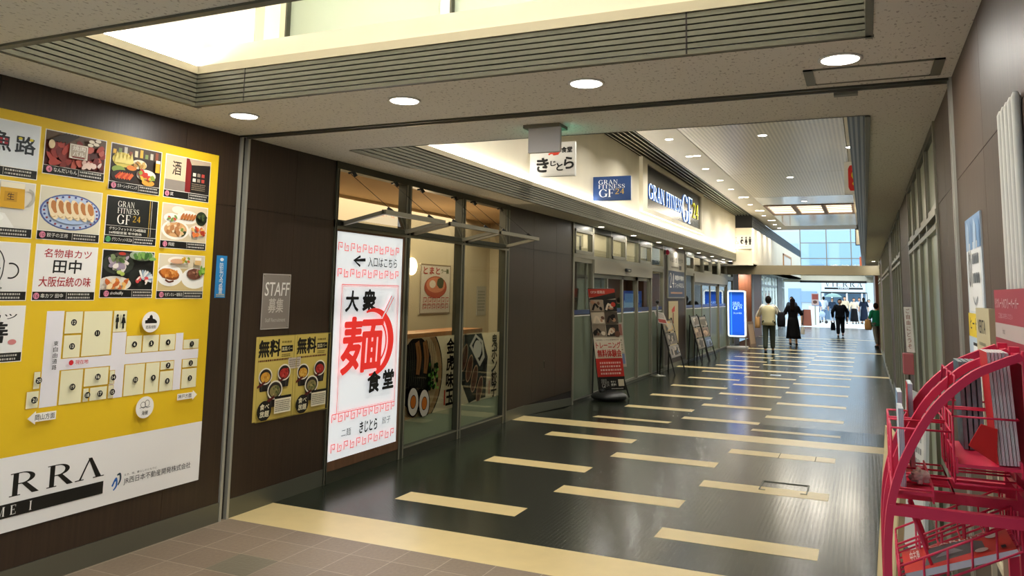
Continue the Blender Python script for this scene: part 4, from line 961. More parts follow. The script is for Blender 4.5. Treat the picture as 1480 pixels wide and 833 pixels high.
# floor map
s = wsheet(2.9, .80); s.z = .0006
def mp(y0, z0, y1, z1, col): s.rect(y0-2.9, z0-.80, y1-2.9, z1-.80, col, lift=False)
s.up()
for b in ((2.99, .957, 3.096, 1.487), (3.425, .957, 3.525, 1.353), (3.912, .957, 3.974, 1.328), (3.09, 1.153, 4.113, 1.216)): s.up(); mp(*b, '#e6e3e8')
s.up(); LOTS = [('12', 3.102, 1.355, 3.215, 1.485), ('13', 3.103, 1.217, 3.214, 1.35), ('11', 3.219, 1.219, 3.414, 1.485), ('WC', 3.42, 1.352, 3.518, 1.485), ('6', 3.525, 1.217, 3.643, 1.328), ('5', 3.647, 1.217, 3.775, 1.327), ('4', 3.779, 1.218, 3.908, 1.326), ('1', 3.976, 1.218, 4.113, 1.284), ('2', 3.979, 1.094, 4.112, 1.153), ('3', 3.979, .957, 4.112, 1.09), ('7', 3.798, 1.094, 3.91, 1.151), ('8', 3.799, .956, 3.911, 1.089), ('9', 3.685, .956, 3.796, 1.151), ('10', 3.529, .956, 3.681, 1.151), ('19', 3.102, .956, 3.247, 1.151), ('16', 3.252, 1.042, 3.418, 1.151), ('14', 3.423, 1.042, 3.461, 1.125), ('17', 3.297, .956, 3.416, 1.037), ('18', 3.253, .956, 3.293, 1.037), ('15', 3.42, .957, 3.46, 1.037), ('20', 2.943, 1.061, 2.984, 1.158), ('21', 2.91, .958, 2.985, 1.054)]
for n_, y0, z0, y1, z1 in LOTS:
    mp(y0, z0, y1, z1, '#d9a916'); 
s.up()
for n_, y0, z0, y1, z1 in LOTS: mp(y0+.003, z0+.003, y1-.003, z1-.003, '#e9e4bf')
for n_, y0, z0, y1, z1 in LOTS:
    cy, cz = (y0+y1)/2-2.9, (z0+z1)/2-.80
    if n_ == 'WC':
        for dx, q in ((-.022, 0), (.022, 1)):
            s.ell(cy+dx, cz+.035, .008, .009, DK, n=10); s.poly([(cy+dx-.012, cz-.005), (cy+dx+.012, cz-.005), (cy+dx+.009+.0, cz+.024), (cy+dx-.009, cz+.024)] if not q else [(cy+dx-.017, cz-.012), (cy+dx+.017, cz-.012), (cy+dx+.007, cz+.024), (cy+dx-.007, cz+.024)], DK); s.rect(cy+dx-.006, cz-.045, cy+dx+.006, cz, DK)
        s.rect(cy-.0012, cz-.04, cy+.0012, cz+.04, DK)
    else:
        s.ell(cy, cz, .0185, .0185, DK, n=18); a = glyphs(n_)[2]*.019; s.text(n_, cy-min(a, .026)/2, cz-.0095, cy+min(a, .026)/2, cz+.0095, '#f2efd8', .01)
s.vtext('東自由通路', .145, .52, .027, .033, DK, .01)
s.ell(3.147-2.9, 1.193-.8, .015, .015, '#c9202c'); s.text('現在地', .273, .381, .356, .405, '#c9202c', .01)
s.poly([(.013, .11), (.06, .075), (.06, .088), (.18, .088), (.18, .134), (.06, .134), (.06, .147)], '#eeebe4'); s.text('岡山方面', .058, .095, .172, .127, DK, .005)
s.poly([(1.204, .11), (1.165, .079), (1.165, .09), (1.035, .09), (1.035, .131), (1.165, .131), (1.165, .143)], '#eeebe4'); s.text('神戸方面', 1.042, .097, 1.155, .124, DK, .005)
s.ell(.78, .609, .068, .066, '#eeebe4', n=28); s.poly([(.735, .60), (.735, .62), (.75, .622), (.752, .632), (.765, .634), (.768, .648), (.78, .655), (.79, .645), (.793, .63), (.81, .625), (.826, .612), (.826, .60)], DK); s.text('姫路城側', .742, .566, .82, .588, DK)
s.ell(.78, .078, .068, .067, '#eeebe4', n=28); s.ring(.765, .095, .02, .018, .003, DK); s.ring(.795, .1, .018, .022, .003, DK); s.stroke([(.74, .075), (.755, .08), (.77, .074), (.785, .08), (.8, .074), (.82, .08)], .003, DK, sm=3); s.text('海側', .757, .03, .803, .058, DK)
s.build('floor_map', parent=board)
# mall name
s = wsheet(1.9, .33); s.z = .0006
for ch, x0, x1 in (('R', .965, 1.13), ('R', 1.175, 1.335), ('L', 1.35, 1.54)): s.serif(ch, x0, .178, x1, .298, DK)
for ch, x0, wd in (('E', .78, .14), ('I', .68, .06), ('V', .46, .17)): s.serif(ch, x0, .178, x0+wd, .298, DK)
s.poly([(.46, .075), (1.54, .075), (1.54, .147), (.46, .147)], DK)
x = .79
for ch in 'HIMEJI':
    P, wd = serif(ch); s.serif(ch, x, .087, x+wd*.052, .135, '#e9e7e2'); x += wd*.052+.028
s.build('mall_lettering', parent=board)
s = wsheet(3.50, .40); s.z = .0006
s.stroke([(.005, .03), (.03, .075), (.035, .03), (.015, .005)], [.012, .01, .012, .008], '#1f5fae', sm=4); s.stroke([(.035, .09), (.055, .095), (.06, .06), (.045, .03)], [.008, .012, .012, .008], '#2b3f4d', sm=4)
s.text('えき、街、暮らしのとなりに', .085, .075, .33, .088, '#33383a'); s.text('JR西日本不動産開発株式会社', .085, .02, .61, .065, '#2a2e30')
s.build('company_logo', parent=board)

# ================================================================== LEFT WALL: NOTICES
WX = XL+.003
s = wsheet(4.24, 1.56, x=WX); s.base(.10, .30, .002, '#2c86c4'); s.ell(.05, .272, .017, .012, '#dfe9f0'); s.vtext('防犯カメラ設置', .05, .25, .036, .0305, '#dfe9f0', .01); s.gibber(.01, .006, .09, .03, 2, '#d9c98a')
s.build('camera_notice', loc=(WX, 4.29, 1.56), label='small blue vertical security camera notice beside the yellow directory board', cat='notice')
t = empty('staff_notice', (WX, 4.88, 1.32), 'clear acrylic staff recruitment notice on dark wood panel', 'notice')
s = wsheet(4.72, 1.32, x=WX+.004); s.base(.32, .425, .004, '#8b827a'); s.frame(0, 0, .32, .425, .006, '#bdb5ab'); s.text('STAFF', .025, .255, .3, .36, '#efece6', .015, .08); s.text('募集', .07, .125, .24, .235, '#c9c2b9', .02, .06); s.text('Staff Recruitment', .045, .055, .275, .085, '#c6bfb5')
s.build('notice_sheet', parent=t)
for y, z in ((4.735, 1.73), (5.025, 1.73), (4.735, 1.335), (5.025, 1.335)): g = MB(); g.ball((WX+.006, y, z), .004, .006, .006, M['alu']); g.build('screw', t)
def topping_poster(y0, y1, which):
    wd, h = y1-y0, .63; s = wsheet(y0, .635, x=WX); s.base(wd, h, .001, '#d3bd63'); b = '#15120d'
    s.text('無料', .03, .475, .27, .60, b, .045, .03); s.rect(.285, .50, .42, .55, b); s.text('高菜バー', .292, .509, .413, .541, '#e6dca9', .01); s.gibber(.29, .565, .41, .595, 1, '#7d6a2a'); s.gibber(.29, .462, .39, .49, 2, '#6b5a26'); s.gibber(.03, .435, .42, .46, 1, '#6b3b26')
    for cx, cy, r, foods in ((.115, .33, .075, ['#d9a23c', '#e6bb58', '#c58a2f']), (.32, .345, .075, ['#b8342c', '#8f231f', '#cf564a']), (.215, .22, .085, ['#8b8050', '#5e6636', '#b3a469', '#4a4a28'])):
        s.poly([(cx-r*.95, cy), (cx-r*.7, cy-r*1.5), (cx+r*.7, cy-r*1.5), (cx+r*.95, cy)], '#221d19'); s.rect(cx-r*.5, cy-r*1.45, cx-r*.42, cy-r*.6, '#57504a'); s.rect(cx+r*.3, cy-r*1.45, cx+r*.38, cy-r*.6, '#57504a')
        s.ell(cx, cy, r, r*.85, '#e5dfcf', n=24); s.ell(cx, cy, r*.86, r*.71, '#29221c', n=24); s.ell(cx, cy-.008, r*.7, r*.52, foods[0], n=20); scatter(s, cx-r*.5, cy-r*.42, cx+r*.5, cy+r*.3, 14, foods, .007, .015)
        s.poly([(cx-r*1.25, cy-r*.9), (cx-r*.1, cy-r*.45), (cx-r*.1, cy-r*.7), (cx-r*1.25, cy-r*1.15)], '#5f1d18')
    s.ell(.1, .075, .078, .075, b, n=24); s.text('食べ', .05, .085, .15, .128, '#ece4c4', .02, .1); s.text('放題', .05, .03, .15, .075, '#ece4c4', .02, .1)
    s.rect(.21, .04, .40, .15, '#ece5cc'); s.rect(.21, .15, .40, .17, b); s.gibber(.22, .05, .39, .14, 6, '#7a7360'); s.frame(0, 0, wd, h, .004, '#b59f46')
    s.build('topping_poster', loc=(WX, (y0+y1)/2, .635), label='yellow free topping bar poster, %s' % which, cat='poster', group='yellow noodle shop posters')
topping_poster(4.69, 5.128, 'the half nearer the metal shutter guide'); topping_poster(5.132, 5.562, 'the half touching the lit noodle sign')
s = wsheet(5.06, 1.0, x=WX+.004); s.base(.15, .085, .0008, '#cdbfae'); s.gibber(.012, .01, .14, .075, 4, '#8d8070')
s.build('paper_slip', loc=(WX, 5.13, 1.0), label='small pale paper slip taped across the two yellow posters', cat='notice')

# ================================================================== LIT NOODLE SIGN
sg = empty('lightbox_sign', (XL, 6.15, .12), 'tall white backlit noodle shop sign with red bowl character', 'sign')
g = MB()
for a in ((5.615, 6.72, .10, .18), (5.615, 6.72, 2.14, 2.17), (6.69, 6.72, .18, 2.14)): g.box(XL-.05, XL+.012, a[0], a[1], a[2], a[3], M['wood_frame'])
g.box(XL-.06, XL-.05, 5.615, 6.72, .1, 2.17, M['wood_frame']); g.build('sign_frame', sg)
s = Sheet((XL+.006, 5.617, .18), (0, 1, 0), (0, 0, 1), GLOW, .0004); SW, SH = 1.073, 1.96
s.base(SW, SH, .04, '#dfe3e6'); RD = '#d8302a'; PK = '#dd6a6a'; BK = '#0d0d0d'
def meander(y, n=11):
    p = SW*.94/n
    for k in range(n):
        x = .03*SW+k*p; u = p*.9
        Q = [(0, 0), (0, .068), (u*.62, .068), (u*.62, .028), (u*.3, .028), (u*.3, .045)] if k % 2 == 0 else [(0, .068), (0, 0), (u*.62, 0), (u*.62, .045), (u*.3, .045), (u*.3, .024)]
        s.stroke([(x+a, y+b) for a, b in Q], .013, PK)
meander(1.795); meander(1.565); meander(.318); meander(.068)
s.stroke([(.34, 1.755), (.24, 1.715), (.34, 1.665)], .022, BK); s.stroke([(.25, 1.713), (.42, 1.725)], [.02, .03], BK)
s.text('入口はこちら', .46, 1.665, .95, 1.755, BK, .012, .03)
s.frame(.075, .385, 1.0, 1.50, .008, PK); s.frame(.095, .40, .98, 1.485, .004, PK)
s.text('大', .14, 1.26, .33, 1.44, BK, .035, .04); s.text('衆', .40, 1.26, .60, 1.45, BK, .05, .04)
cx, cy = .60, .975
n = 40; s.poly([(cx+.335*math.cos(a), cy+.31*math.sin(a)) for a in [2.0-3.75*i/n for i in range(n+1)]]+[(cx-.008+(.30-.055*math.sin(PI*i/n))*math.cos(a), cy+(.29-.05*math.sin(PI*i/n))*math.sin(a)) for i, a in [(j, 2.0-3.75*j/n) for j in range(n, -1, -1)]], RD)
s.ring(cx-.02, cy-.0, .235, .225, .022, RD, -1.9, 1.2, 30)
s.stroke([(.72, 1.19), (.90, 1.40)], .02, '#c9ced2'); s.stroke([(.71, 1.19), (.875, 1.40)], .010, RD); s.stroke([(.745, 1.185), (.915, 1.385)], .010, RD)
s.text('麺', .10, .72, .72, 1.20, RD, .03, .05)
s.text('食', .52, .52, .72, .70, BK, .05, .04); s.text('堂', .77, .53, .95, .70, BK, .05, .04)
s.text('きじとら', .42, .175, .70, .275, BK, .04, .05); s.text('二麺', .15, .185, .29, .25, '#4a4a4a', .0, .05); s.text('餃子', .78, .205, .92, .27, '#4a4a4a', .0, .05)
s.build('lit_panel', parent=sg)
area('lightbox_light', (XL+.03, 6.15, 1.16), 1.0, 9, rot=(0, -PI/2, 0), size_y=1.9, color=(.95, .98, 1), parent=sg)

# opened sashes with wires and brackets
for i, (y0, y1) in enumerate(((5.65, 6.70), (6.84, 7.92), (8.04, 9.13))):
    xa, za, xb, zb = XL+.02, 2.205, -3.74, 2.30
    t = empty('vent_sash', (XL, (y0+y1)/2, 2.2), 'top vent sash of the noodle shop swung out on wires, %s' % ('above the lit sign', 'in the middle bay', 'above the gyoza window graphic')[i], 'window sash', 'opened vent sashes')
    g = MB()
    g.bar((xb, y0, zb), (xb, y1, zb), .045, .04, AL); g.bar((xa, y0, za), (xa, y1, za), .05, .035, AD)
    for y in (y0+.02, y1-.02): g.bar((xa, y, za), (xb, y, zb), .04, .035, AL)
    g.build('sash_frame', t)
    g = MB(); g.quad((xa, y0, za), (xb, y0, zb), (xb, y1, zb), (xa, y1, za), M['glass']); g.build('pane', t)
    for y in (y0+.1, y1-.25):
        g = MB(); g.tube([(XL+.03, y, 2.66), (xb-.02, y+.05, zb+.03)], .0025, M['black'], 6); g.build('stay_wire', t)
        g = MB(); g.bar((XL+.015, y-.02, 2.665), (XL+.05, y+.0, 2.675), .03, .015, M['black']); g.bar((XL+.05, y, 2.68), (XL+.07, y+.02, 2.64), .022, .03, M['black']); g.build('head_bracket', t); g = MB(); g.bar((xb-.05, y+.03, zb+.05), (xb-.01, y+.06, zb+.015), .02, .025, M['black']); g.build('sash_bracket', t)

# window graphics behind the panes
GX = XL-.048
s = Sheet((GX, 6.83, .34), (0, 1, 0), (0, 0, 1), FILM, .0004); wd, h = 1.10, .80; s.base(wd, h, .002, '#e3ddcb')
bowl = [(wd*0, 0)]
s.lim = (0, 0, wd, h)
def clipell(cx, cy, rx, ry, col): s.ell(cx, cy, rx, ry, col, n=48)
clipell(.33, .42, .52, .53, '#14110d'); clipell(.33, .42, .50, .51, '#c69a6d'); clipell(.33, .42, .42, .44, '#e2c59a'); clipell(.29, .44, .315, .375, '#14110d')
for k in range(16): s.stroke([(.02+k*.042, .30+.03*(k % 3)), (.05+k*.04, .55), (.0+k*.045, .76)], .006, '#4c4a3a', sm=3)
for x in (.30, .45): s.stroke([(x-.02, .76), (x+.03, .6), (x+.01, .42)], [.10, .115, .09], '#14110d', sm=4); s.stroke([(x-.02, .765), (x+.03, .6), (x+.01, .43)], [.08, .095, .07], '#a8713f', sm=4); s.stroke([(x+.0, .72), (x+.035, .6), (x+.02, .48)], .012, '#6d4220', sm=4)
for k in range(26): s.ell(random.uniform(.52, .72), random.uniform(.26, .52), .026, .022, '#16240f', rot=k, n=10); s.ell(random.uniform(.52, .72), random.uniform(.26, .52), .02, .016, ['#5f8f3a', '#7fae4f', '#3f6f2a'][k % 3], rot=k, n=10)
for cx, cy in ((.20, .17), (.42, .13)): s.ell(cx, cy, .115, .155, '#14110d', rot=.15, n=24); s.ell(cx, cy, .10, .14, '#efe8d6', rot=.15, n=24); s.ell(cx, cy, .058, .07, '#14110d', n=20); s.ell(cx, cy, .05, .062, '#d97d33', n=20)
s.vtext('金虎味玉', .955, .77, .16, .185, '#13110e', .045); s.rect(.83, .06, .86, .22, '#9c3a30')
s.build('window_graphic', loc=(GX, 7.38, .34), label='window graphic of a ramen bowl with two eggs behind the shop pane', cat='poster')
s = Sheet((GX, 8.03, .34), (0, 1, 0), (0, 0, 1), FILM, .0004); wd, h = 1.11, .79; s.base(wd, h, .002, '#e3ddcb'); s.lim = (0, 0, wd, h)
s.poly([(0, .38), (0, .78), (.10, .79), (.60, .79), (.78, .5), (.74, .02), (.45, .02), (.3, 0)], '#14110d')
for cx, cy in ((.06, .66), (.16, .53), (.29, .40), (.42, .27), (.56, .13)): s.ell(cx, cy, .075, .165, '#c59a74', rot=-.35, n=22); s.ell(cx, cy, .06, .145, '#14110d', rot=-.35, n=22); s.ell(cx, cy, .055, .138, '#6d4530', rot=-.35, n=22); s.stroke([(cx-.03, cy-.09), (cx+.0, cy), (cx+.035, cy+.09)], .008, '#3b2417', sm=4)
s.poly([(.27, .66), (.42, .79), (.62, .70), (.68, .50), (.55, .40)], '#e9e2d1'); s.poly([(.33, .66), (.44, .75), (.58, .68), (.62, .54), (.54, .46)], '#14110d'); s.ell(.48, .61, .11, .105, '#efe9da', n=22, jit=.04)
s.vtext('鬼ポン餃子', .95, .765, .15, .152, '#13110e', .04); s.rect(.80, .05, .83, .21, '#9c3a30')
s.build('window_graphic', loc=(GX, 8.58, .34), label='window graphic of fried gyoza in a row behind the shop pane', cat='poster')
t = empty('window_counter', (-4.6, 8.0, 1.13), 'wooden counter ledge along the noodle shop window', 'counter')
g = MB(); g.box(-5.0, -4.62, 6.75, 9.4, 1.10, 1.15, mat('counter_wood', '#a5703f', .4, noise=((2, 30, 30), .2))); g.build('counter_top', t)
g = MB(); g.box(-4.9, -4.85, 6.75, 9.4, 0, 1.10, M['wall_cream']); g.build('front_panel', t)
# prints on the shop's rear wall
s = wsheet(9.40, 1.30, x=R0+.012, step=.001); s.base(.87, .70, .008, '#dcd4c2'); s.frame(0, 0, .87, .70, .02, '#8d7a60'); s.text('とまと', .08, .56, .54, .66, '#b0322a', .03); s.text('ラー麺', .58, .58, .80, .645, '#5f6b3a', .02); s.ell(.43, .38, .32, .155, '#b5573c', n=28); s.ell(.43, .41, .27, .11, '#d98a64', n=28); s.ell(.56, .44, .1, .08, '#4a5132', n=16, jit=.1); s.ell(.33, .42, .09, .055, '#e9dcc4')
for r in range(2):
    for k in range(6): s.stroke([(.08+k*.125, .07+r*.09), (.08+k*.125, .14+r*.09), (.16+k*.125, .14+r*.09), (.16+k*.125, .09+r*.09), (.115+k*.125, .09+r*.09)], .014, '#b0322a')
s.build('tomato_ramen_poster', loc=(R0, 9.83, 1.30), label='framed red tomato ramen poster on the cream wall inside the shop', cat='poster')
s = wsheet(11.15, 1.25, x=R0+.012, step=.001); s.base(.33, .46, .008, '#bdb7a6'); s.gibber(.04, .06, .29, .4, 7, '#8a8678')
s.build('menu_sheet', loc=(R0, 11.3, 1.25), label='small pale menu sheet right of the tomato ramen poster', cat='notice')
t = empty('chair', (-5.35, 8.0, 0), 'dark high-backed counter chair with patterned headrest inside the noodle shop', 'chair')
g = MB(); g.box(-5.5, -5.2, 7.85, 8.2, .68, .74, M['black']); g.build('seat', t)
g = MB(); g.box(-5.52, -5.48, 7.85, 8.2, .74, 1.3, M['black']); g.build('backrest', t)
for x, y in ((-5.48, 7.88), (-5.22, 7.88), (-5.48, 8.17), (-5.22, 8.17)): g = MB(); g.box(x-.02, x+.02, y-.02, y+.02, 0, .68, M['black']); g.build('leg', t)
t = empty('door_pull', (XL, 10.55, .62), 'small recessed finger pull in the brown panel between noodle shop and gym', 'handle')
g = MB(); g.box(XL, XL+.006, 10.535, 10.565, .55, .67, M['steel']); g.build('plate', t)
g = MB(); g.box(XL+.006, XL+.009, 10.543, 10.557, .56, .66, M['seam']); g.build('slot', t)
# ================================================================== SIGNS ON THE WHITE FASCIA
FX = -3.77
def flag(name, y, x0, x1, z0, z1, label, edge='#e6e2d8'):
    t = empty(name, (x0, y, z0), label, 'sign')
    g = MB(); g.box(x0, x1, y, y+.055, z0, z1, M['white']); g.build('sign_box', t, bevel=.004)
    return t
def fsheet(x0, y, z0, m=None, step=.0006): return Sheet((x0, y, z0), (1, 0, 0), (0, 0, 1), m, step)
t = flag('flag_sign', 8.91, FX, -3.175, 3.055, 3.48, 'white projecting flag sign with black brush lettering, partly behind the exit sign')
s = fsheet(FX, 8.908, 3.055); s.rect(.03, .01, .59, .415, '#e9e7e2'); s.text('大', .07, .29, .19, .385, '#111', .05) if False else s.text('大衆', .06, .31, .22, .38, '#161514', .04)
s.text('麺', .25, .27, .38, .40, '#d8432f', .05); s.ring(.33, .335, .085, .075, .012, '#d8432f', -1.8, 1.6, 24); s.text('食堂', .42, .29, .56, .36, '#161514', .04)
for ch, b in (('き', (.10, .06, .25, .23)), ('じ', (.28, .13, .35, .19)), ('と', (.36, .07, .44, .16)), ('ら', (.46, .09, .58, .23))): s.text(ch, *b, '#161514', .055)
s.build('lettering', parent=t)
g = MB(); g.box(FX-.0, FX+.02, 8.93, 8.95, 3.08, 3.45, M['alu']); g.build('bracket', t)
def gf_art(s, x0, y0, wd, h, c1, c2):
    s.serif('GRAN', x0, y0+h*.76, x0+wd*.72, y0+h, c1); s.serif('FITNESS', x0, y0+h*.50, x0+wd, y0+h*.73, c1); s.serif('GF', x0+wd*.02, y0, x0+wd*.60, y0+h*.46, c1, .02); s.serif('24', x0+wd*.63, y0+h*.16, x0+wd*.98, y0+h*.46, c2)
t = flag('flag_sign', 11.43, FX, -3.172, 3.04, 3.412, 'navy projecting gym flag sign beside the white fascia lettering')
s = fsheet(FX, 11.428, 3.04); s.rect(.0, .0, .598, .372, '#1f3f74'); gf_art(s, .085, .055, .42, .265, '#e9edf2', '#d8b23c'); s.build('lettering', parent=t)
t = flag('toilet_sign', 26.04, -3.80, -3.24, 3.12, 3.57, 'white toilet sign with wheelchair, baby, woman and man symbols'); DKK = '#1b1a18'
s = fsheet(-3.80, 26.036, 3.12, step=.001); s.rect(.005, .005, .555, .445, '#eee9da')
s.ring(.075, .20, .045, .05, .012, '#8b8a86', 2.2, 6.2, 20); s.stroke([(.06, .33), (.065, .23), (.11, .23), (.135, .15)], .012, '#8b8a86'); s.ell(.06, .36, .016, .02, '#8b8a86')
for cx, q in ((.24, 0), (.37, 1), (.49, 2)):
    s.ell(cx, .36, .024, .03, DKK)
    if q == 0: s.ell(cx, .235, .05, .075, DKK); s.ell(cx+.02, .22, .025, .03, '#eee9da')
    if q == 1: s.poly([(cx-.05, .2), (cx+.05, .2), (cx+.015, .325), (cx-.015, .325)], DKK); s.rect(cx-.02, .13, cx+.02, .2, DKK)
    if q == 2: s.rect(cx-.035, .21, cx+.035, .325, DKK); s.rect(cx-.024, .13, cx+.024, .21, DKK)
s.text('TOILET', .15, .055, .42, .085, '#8b8a86'); s.build('symbols', parent=t)
# long lit gym sign in its raised surround
t = empty('gym_sign', (FX, 17.1, 3.16), 'long dark mirror gym sign with glowing white letters on the fascia', 'sign')
g = MB()
for a in ((14.15, 20.25, 4.10, 4.19), (14.15, 20.25, 3.16, 3.25), (14.15, 14.5, 3.25, 4.10), (19.9, 20.25, 3.25, 4.10)): g.box(FX, FX+.07, a[0], a[1], a[2], a[3], M['cream'])
g.build('sign_surround', t)
g = MB(); g.box(FX, FX+.03, 14.5, 19.9, 3.25, 4.10, M['mirror']); g.build('mirror_panel', t)
def channel(s_, y0, y1, z0, z1, face, side, name, x=FX+.034, d=.016, gap=.1):
    P, wd = serif_line(s_, gap); g = MB()
    for p in P:
        q = [(y0+(y1-y0)*a/wd, z0+(z1-z0)*b) for a, b in p]; n = len(q); ar = sum(q[i][0]*q[(i+1) % n][1]-q[(i+1) % n][0]*q[i][1] for i in range(n))
        if ar < 0: q = q[::-1]
        g.add([(x+d, a, b) for a, b in q], [tt if (q[tt[1]][0]-q[tt[0]][0])*(q[tt[2]][1]-q[tt[0]][1])-(q[tt[1]][1]-q[tt[0]][1])*(q[tt[2]][0]-q[tt[0]][0]) > 0 else tt[::-1] for tt in tri2d(q)], face)
        g.add([(x, a, b) for a, b in q]+[(x+d, a, b) for a, b in q], [(i, (i+1) % n, n+(i+1) % n, n+i) for i in range(n)], side)
    g.build(name, t)
halo = mat('blue_letter_side', '#2f6fc4', .4, emit=S('#2d7be0'), es=.5)
channel('GRAN', 14.68, 15.95, 3.46, 3.76, M['neon'], halo, 'letters'); channel('FITNESS', 16.15, 17.65, 3.46, 3.76, M['neon'], halo, 'letters')
channel('GF', 17.72, 18.85, 3.30, 3.92, M['neon'], halo, 'letters', gap=.03)
channel('24', 18.92, 19.62, 3.48, 3.84, mat('yellow_neon', '#e9e040', .5, emit=S('#e6e032'), es=1.3), mat('yellow_side', '#a8a020', .5), 'numerals')
# red flag sign and a pale lightbox further on, both on the right fascia
t = flag('flag_sign', 13.5, -.245, .0, 3.27, 3.80, 'white projecting flag sign with red square and yellow curl on the right fascia')
s = fsheet(-.245, 13.498, 3.27); pts = [(.06+.17*min(1, max(0, .5+.62*math.cos(a))), .06+.41*min(1, max(0, .5+.6*math.sin(a)))) for a in [2*PI*k/40 for k in range(40)]]
s.poly(pts, '#cf2a26'); s.stroke([(.17, .36), (.135, .345), (.13, .30), (.16, .26), (.17, .21), (.135, .17), (.17, .15)], [.03, .04, .05, .06, .05, .04, .03], '#e9c93c', sm=4); s.build('emblem', parent=t)
t = flag('flag_sign', 24.0, -.19, .01, 3.1, 3.55, 'small pale flag sign with dark rim far along the right fascia')
g = MB()
for a in ((-.20, .01, 3.09, 3.115), (-.20, .01, 3.535, 3.56), (-.20, -.18, 3.09, 3.56)): g.box(a[0], a[1], 23.985, 24.06, a[2], a[3], M['black'])
g.build('rim', t)

# ================================================================== GYM FRONT
# pillar boards
t = empty('pillar_board', (XL, 19.1, 1.56), 'tall grey and navy gym information board on the dark pillar', 'sign')
g = MB(); g.box(XL, XL+.03, 18.2, 20.05, 1.54, 2.66, M['alu']); g.build('board_frame', t)
s = wsheet(18.25, 1.57, x=XL+.031, step=.0008); s.rect(0, 0, 1.75, 1.06, '#b8b2a4'); s.rect(0, 0, 1.75, .62, '#3d4a63'); s.text('WEB入会 受付中', .12, .82, 1.6, .95, '#5d5850', .02); s.rect(1.15, .66, 1.42, .76, '#4a463f'); s.gibber(.3, .67, 1.1, .75, 1, '#7d776b')
s.serif('24', .1, .22, .6, .56, '#e9e8e2'); s.text('時間年中無休', .68, .40, 1.65, .52, '#e9e8e2', .025); s.text('フィットネスジム', .68, .22, 1.65, .34, '#e9e8e2', .025); s.gibber(.2, .06, 1.5, .14, 1, '#c79a7d'); s.build('board_face', parent=t)
t = empty('hydrant_panel', (XL, 18.8, .1), 'beige fire equipment panel with red mark under the pillar board', 'panel')
s = wsheet(18.35, .25, x=XL+.014, step=.0008); s.base(1.0, 1.22, .012, '#b8a983'); s.poly([(.28, 1.02), (.62, 1.12), (.62, .98), (.34, .95)], '#c4302a'); s.rect(.40, .70, .50, .95, '#7d3328'); s.build('door', parent=t)
t = empty('alarm_lamp', (XL, 18.12, 2.6), 'small red alarm lamp at the top of the pillar board', 'lamp')
g = MB(); g.ball((XL+.04, 18.12, 2.6), .05, .06, .06, M['red_metal']); g.build('lens', t); g = MB(); g.box(XL, XL+.02, 18.06, 18.18, 2.54, 2.66, M['alu']); g.build('base', t)
t = empty('door_sensor', (XL+.03, 14.74, 2.08), 'small door sensor on the aluminium header over the gym entrance', 'sensor')
g = MB(); g.box(XL+.03, XL+.075, 14.6, 14.9, 2.05, 2.11, M['black']); g.build('housing', t, bevel=.006); g = MB(); g.box(XL+.075, XL+.08, 14.68, 14.82, 2.06, 2.085, M['alu']); g.build('lens', t)
# inside the gym
t = empty('gym_emblem', (XL-.4, 12.75, 2.34), 'framed black and white emblem behind the first transom panes', 'picture')
s = wsheet(12.25, 2.34, x=XL-.385, step=.0006); s.base(1.0, .30, .01, '#2b2a24'); s.rect(.12, .02, .88, .28, '#d8d0b4'); s.ring(.5, .15, .17, .115, .02, '#2b2a24'); s.text('GF', .42, .09, .58, .21, '#2b2a24', .02); s.build('print', parent=t)
t = empty('lit_monitor', (-5.5, 19.9, .95), 'bright blue screen glowing inside the gym entrance', 'screen')
s = Sheet((-5.75, 19.9, .95), (1, 0, 0), (0, 0, 1), GLOWB, .001); s.base(.5, .75, .03, '#2a62b8'); s.rect(.04, .12, .3, .5, '#a8d4f5'); s.rect(.06, .45, .44, .68, '#76aee8'); s.rect(.06, .05, .18, .14, '#d8e27a'); s.rect(.32, .1, .46, .4, '#3f86dd'); s.build('screen', parent=t)
g = MB(); g.box(-5.55, -5.45, 19.94, 20.0, -.1, .96, M['black']); g.build('stand', t)
t = empty('reception_counter', (-5.3, 12.9, -.1), 'reception counter with brick-patterned front inside the gym', 'counter')
g = MB(); g.box(-5.6, -5.1, 12.2, 13.6, .95, 1.0, M['black']); g.build('counter_top', t)
g = MB(); g.box(-5.55, -5.15, 12.25, 13.55, -.1, .95, M['gym_wall']); g.build('front_panel', t)
s = wsheet(12.3, 1.0, x=-5.2); s.base(.9, .36, .02, '#3b382f')
for r in range(4):
    for k in range(4): s.rect(.05+k*.21, .03+r*.085, .23+k*.21, .09+r*.085, '#a39c8a')
s.build('leaflet_tray', loc=(-5.2, 12.75, 1.0), label='tray of pale leaflets on the gym reception counter', cat='tray')
# stanchion with tilted leaflet plate, and easels with flyers
t = empty('leaflet_stand', (-4.06, 16.71, -.09), 'slim steel pole stand with round foot by the gym door', 'stand')
g = MB(); g.lathe((-4.06, 16.71, -.09), [(.17, 0), (.17, .015), (.03, .03), (.022, .05)], M['steel'], 24); g.build('base', t)
g = MB(); g.tube([(-4.06, 16.71, -.05), (-4.06, 16.71, 1.45)], .02, M['alu_dark'], 10); g.build('pole', t)
g = MB(); g.ball((-4.06, 16.71, 1.47), .04, .04, .04, M['black']); g.build('finial', t)
s = Sheet((-4.06, 16.82, 1.02), (.75, .1, -.10), (-.35, 0, .9), INK, .0008); s.base(.20, .26, .012, '#d9cfc4'); s.rect(.02, .02, .18, .1, '#b5584f'); s.gibber(.02, .12, .18, .24, 4, '#8f857a')
s.build('leaflet', loc=(-4.0, 16.85, 1.0), label='pale tilted leaflet plate beside the slim steel pole', cat='leaflet')
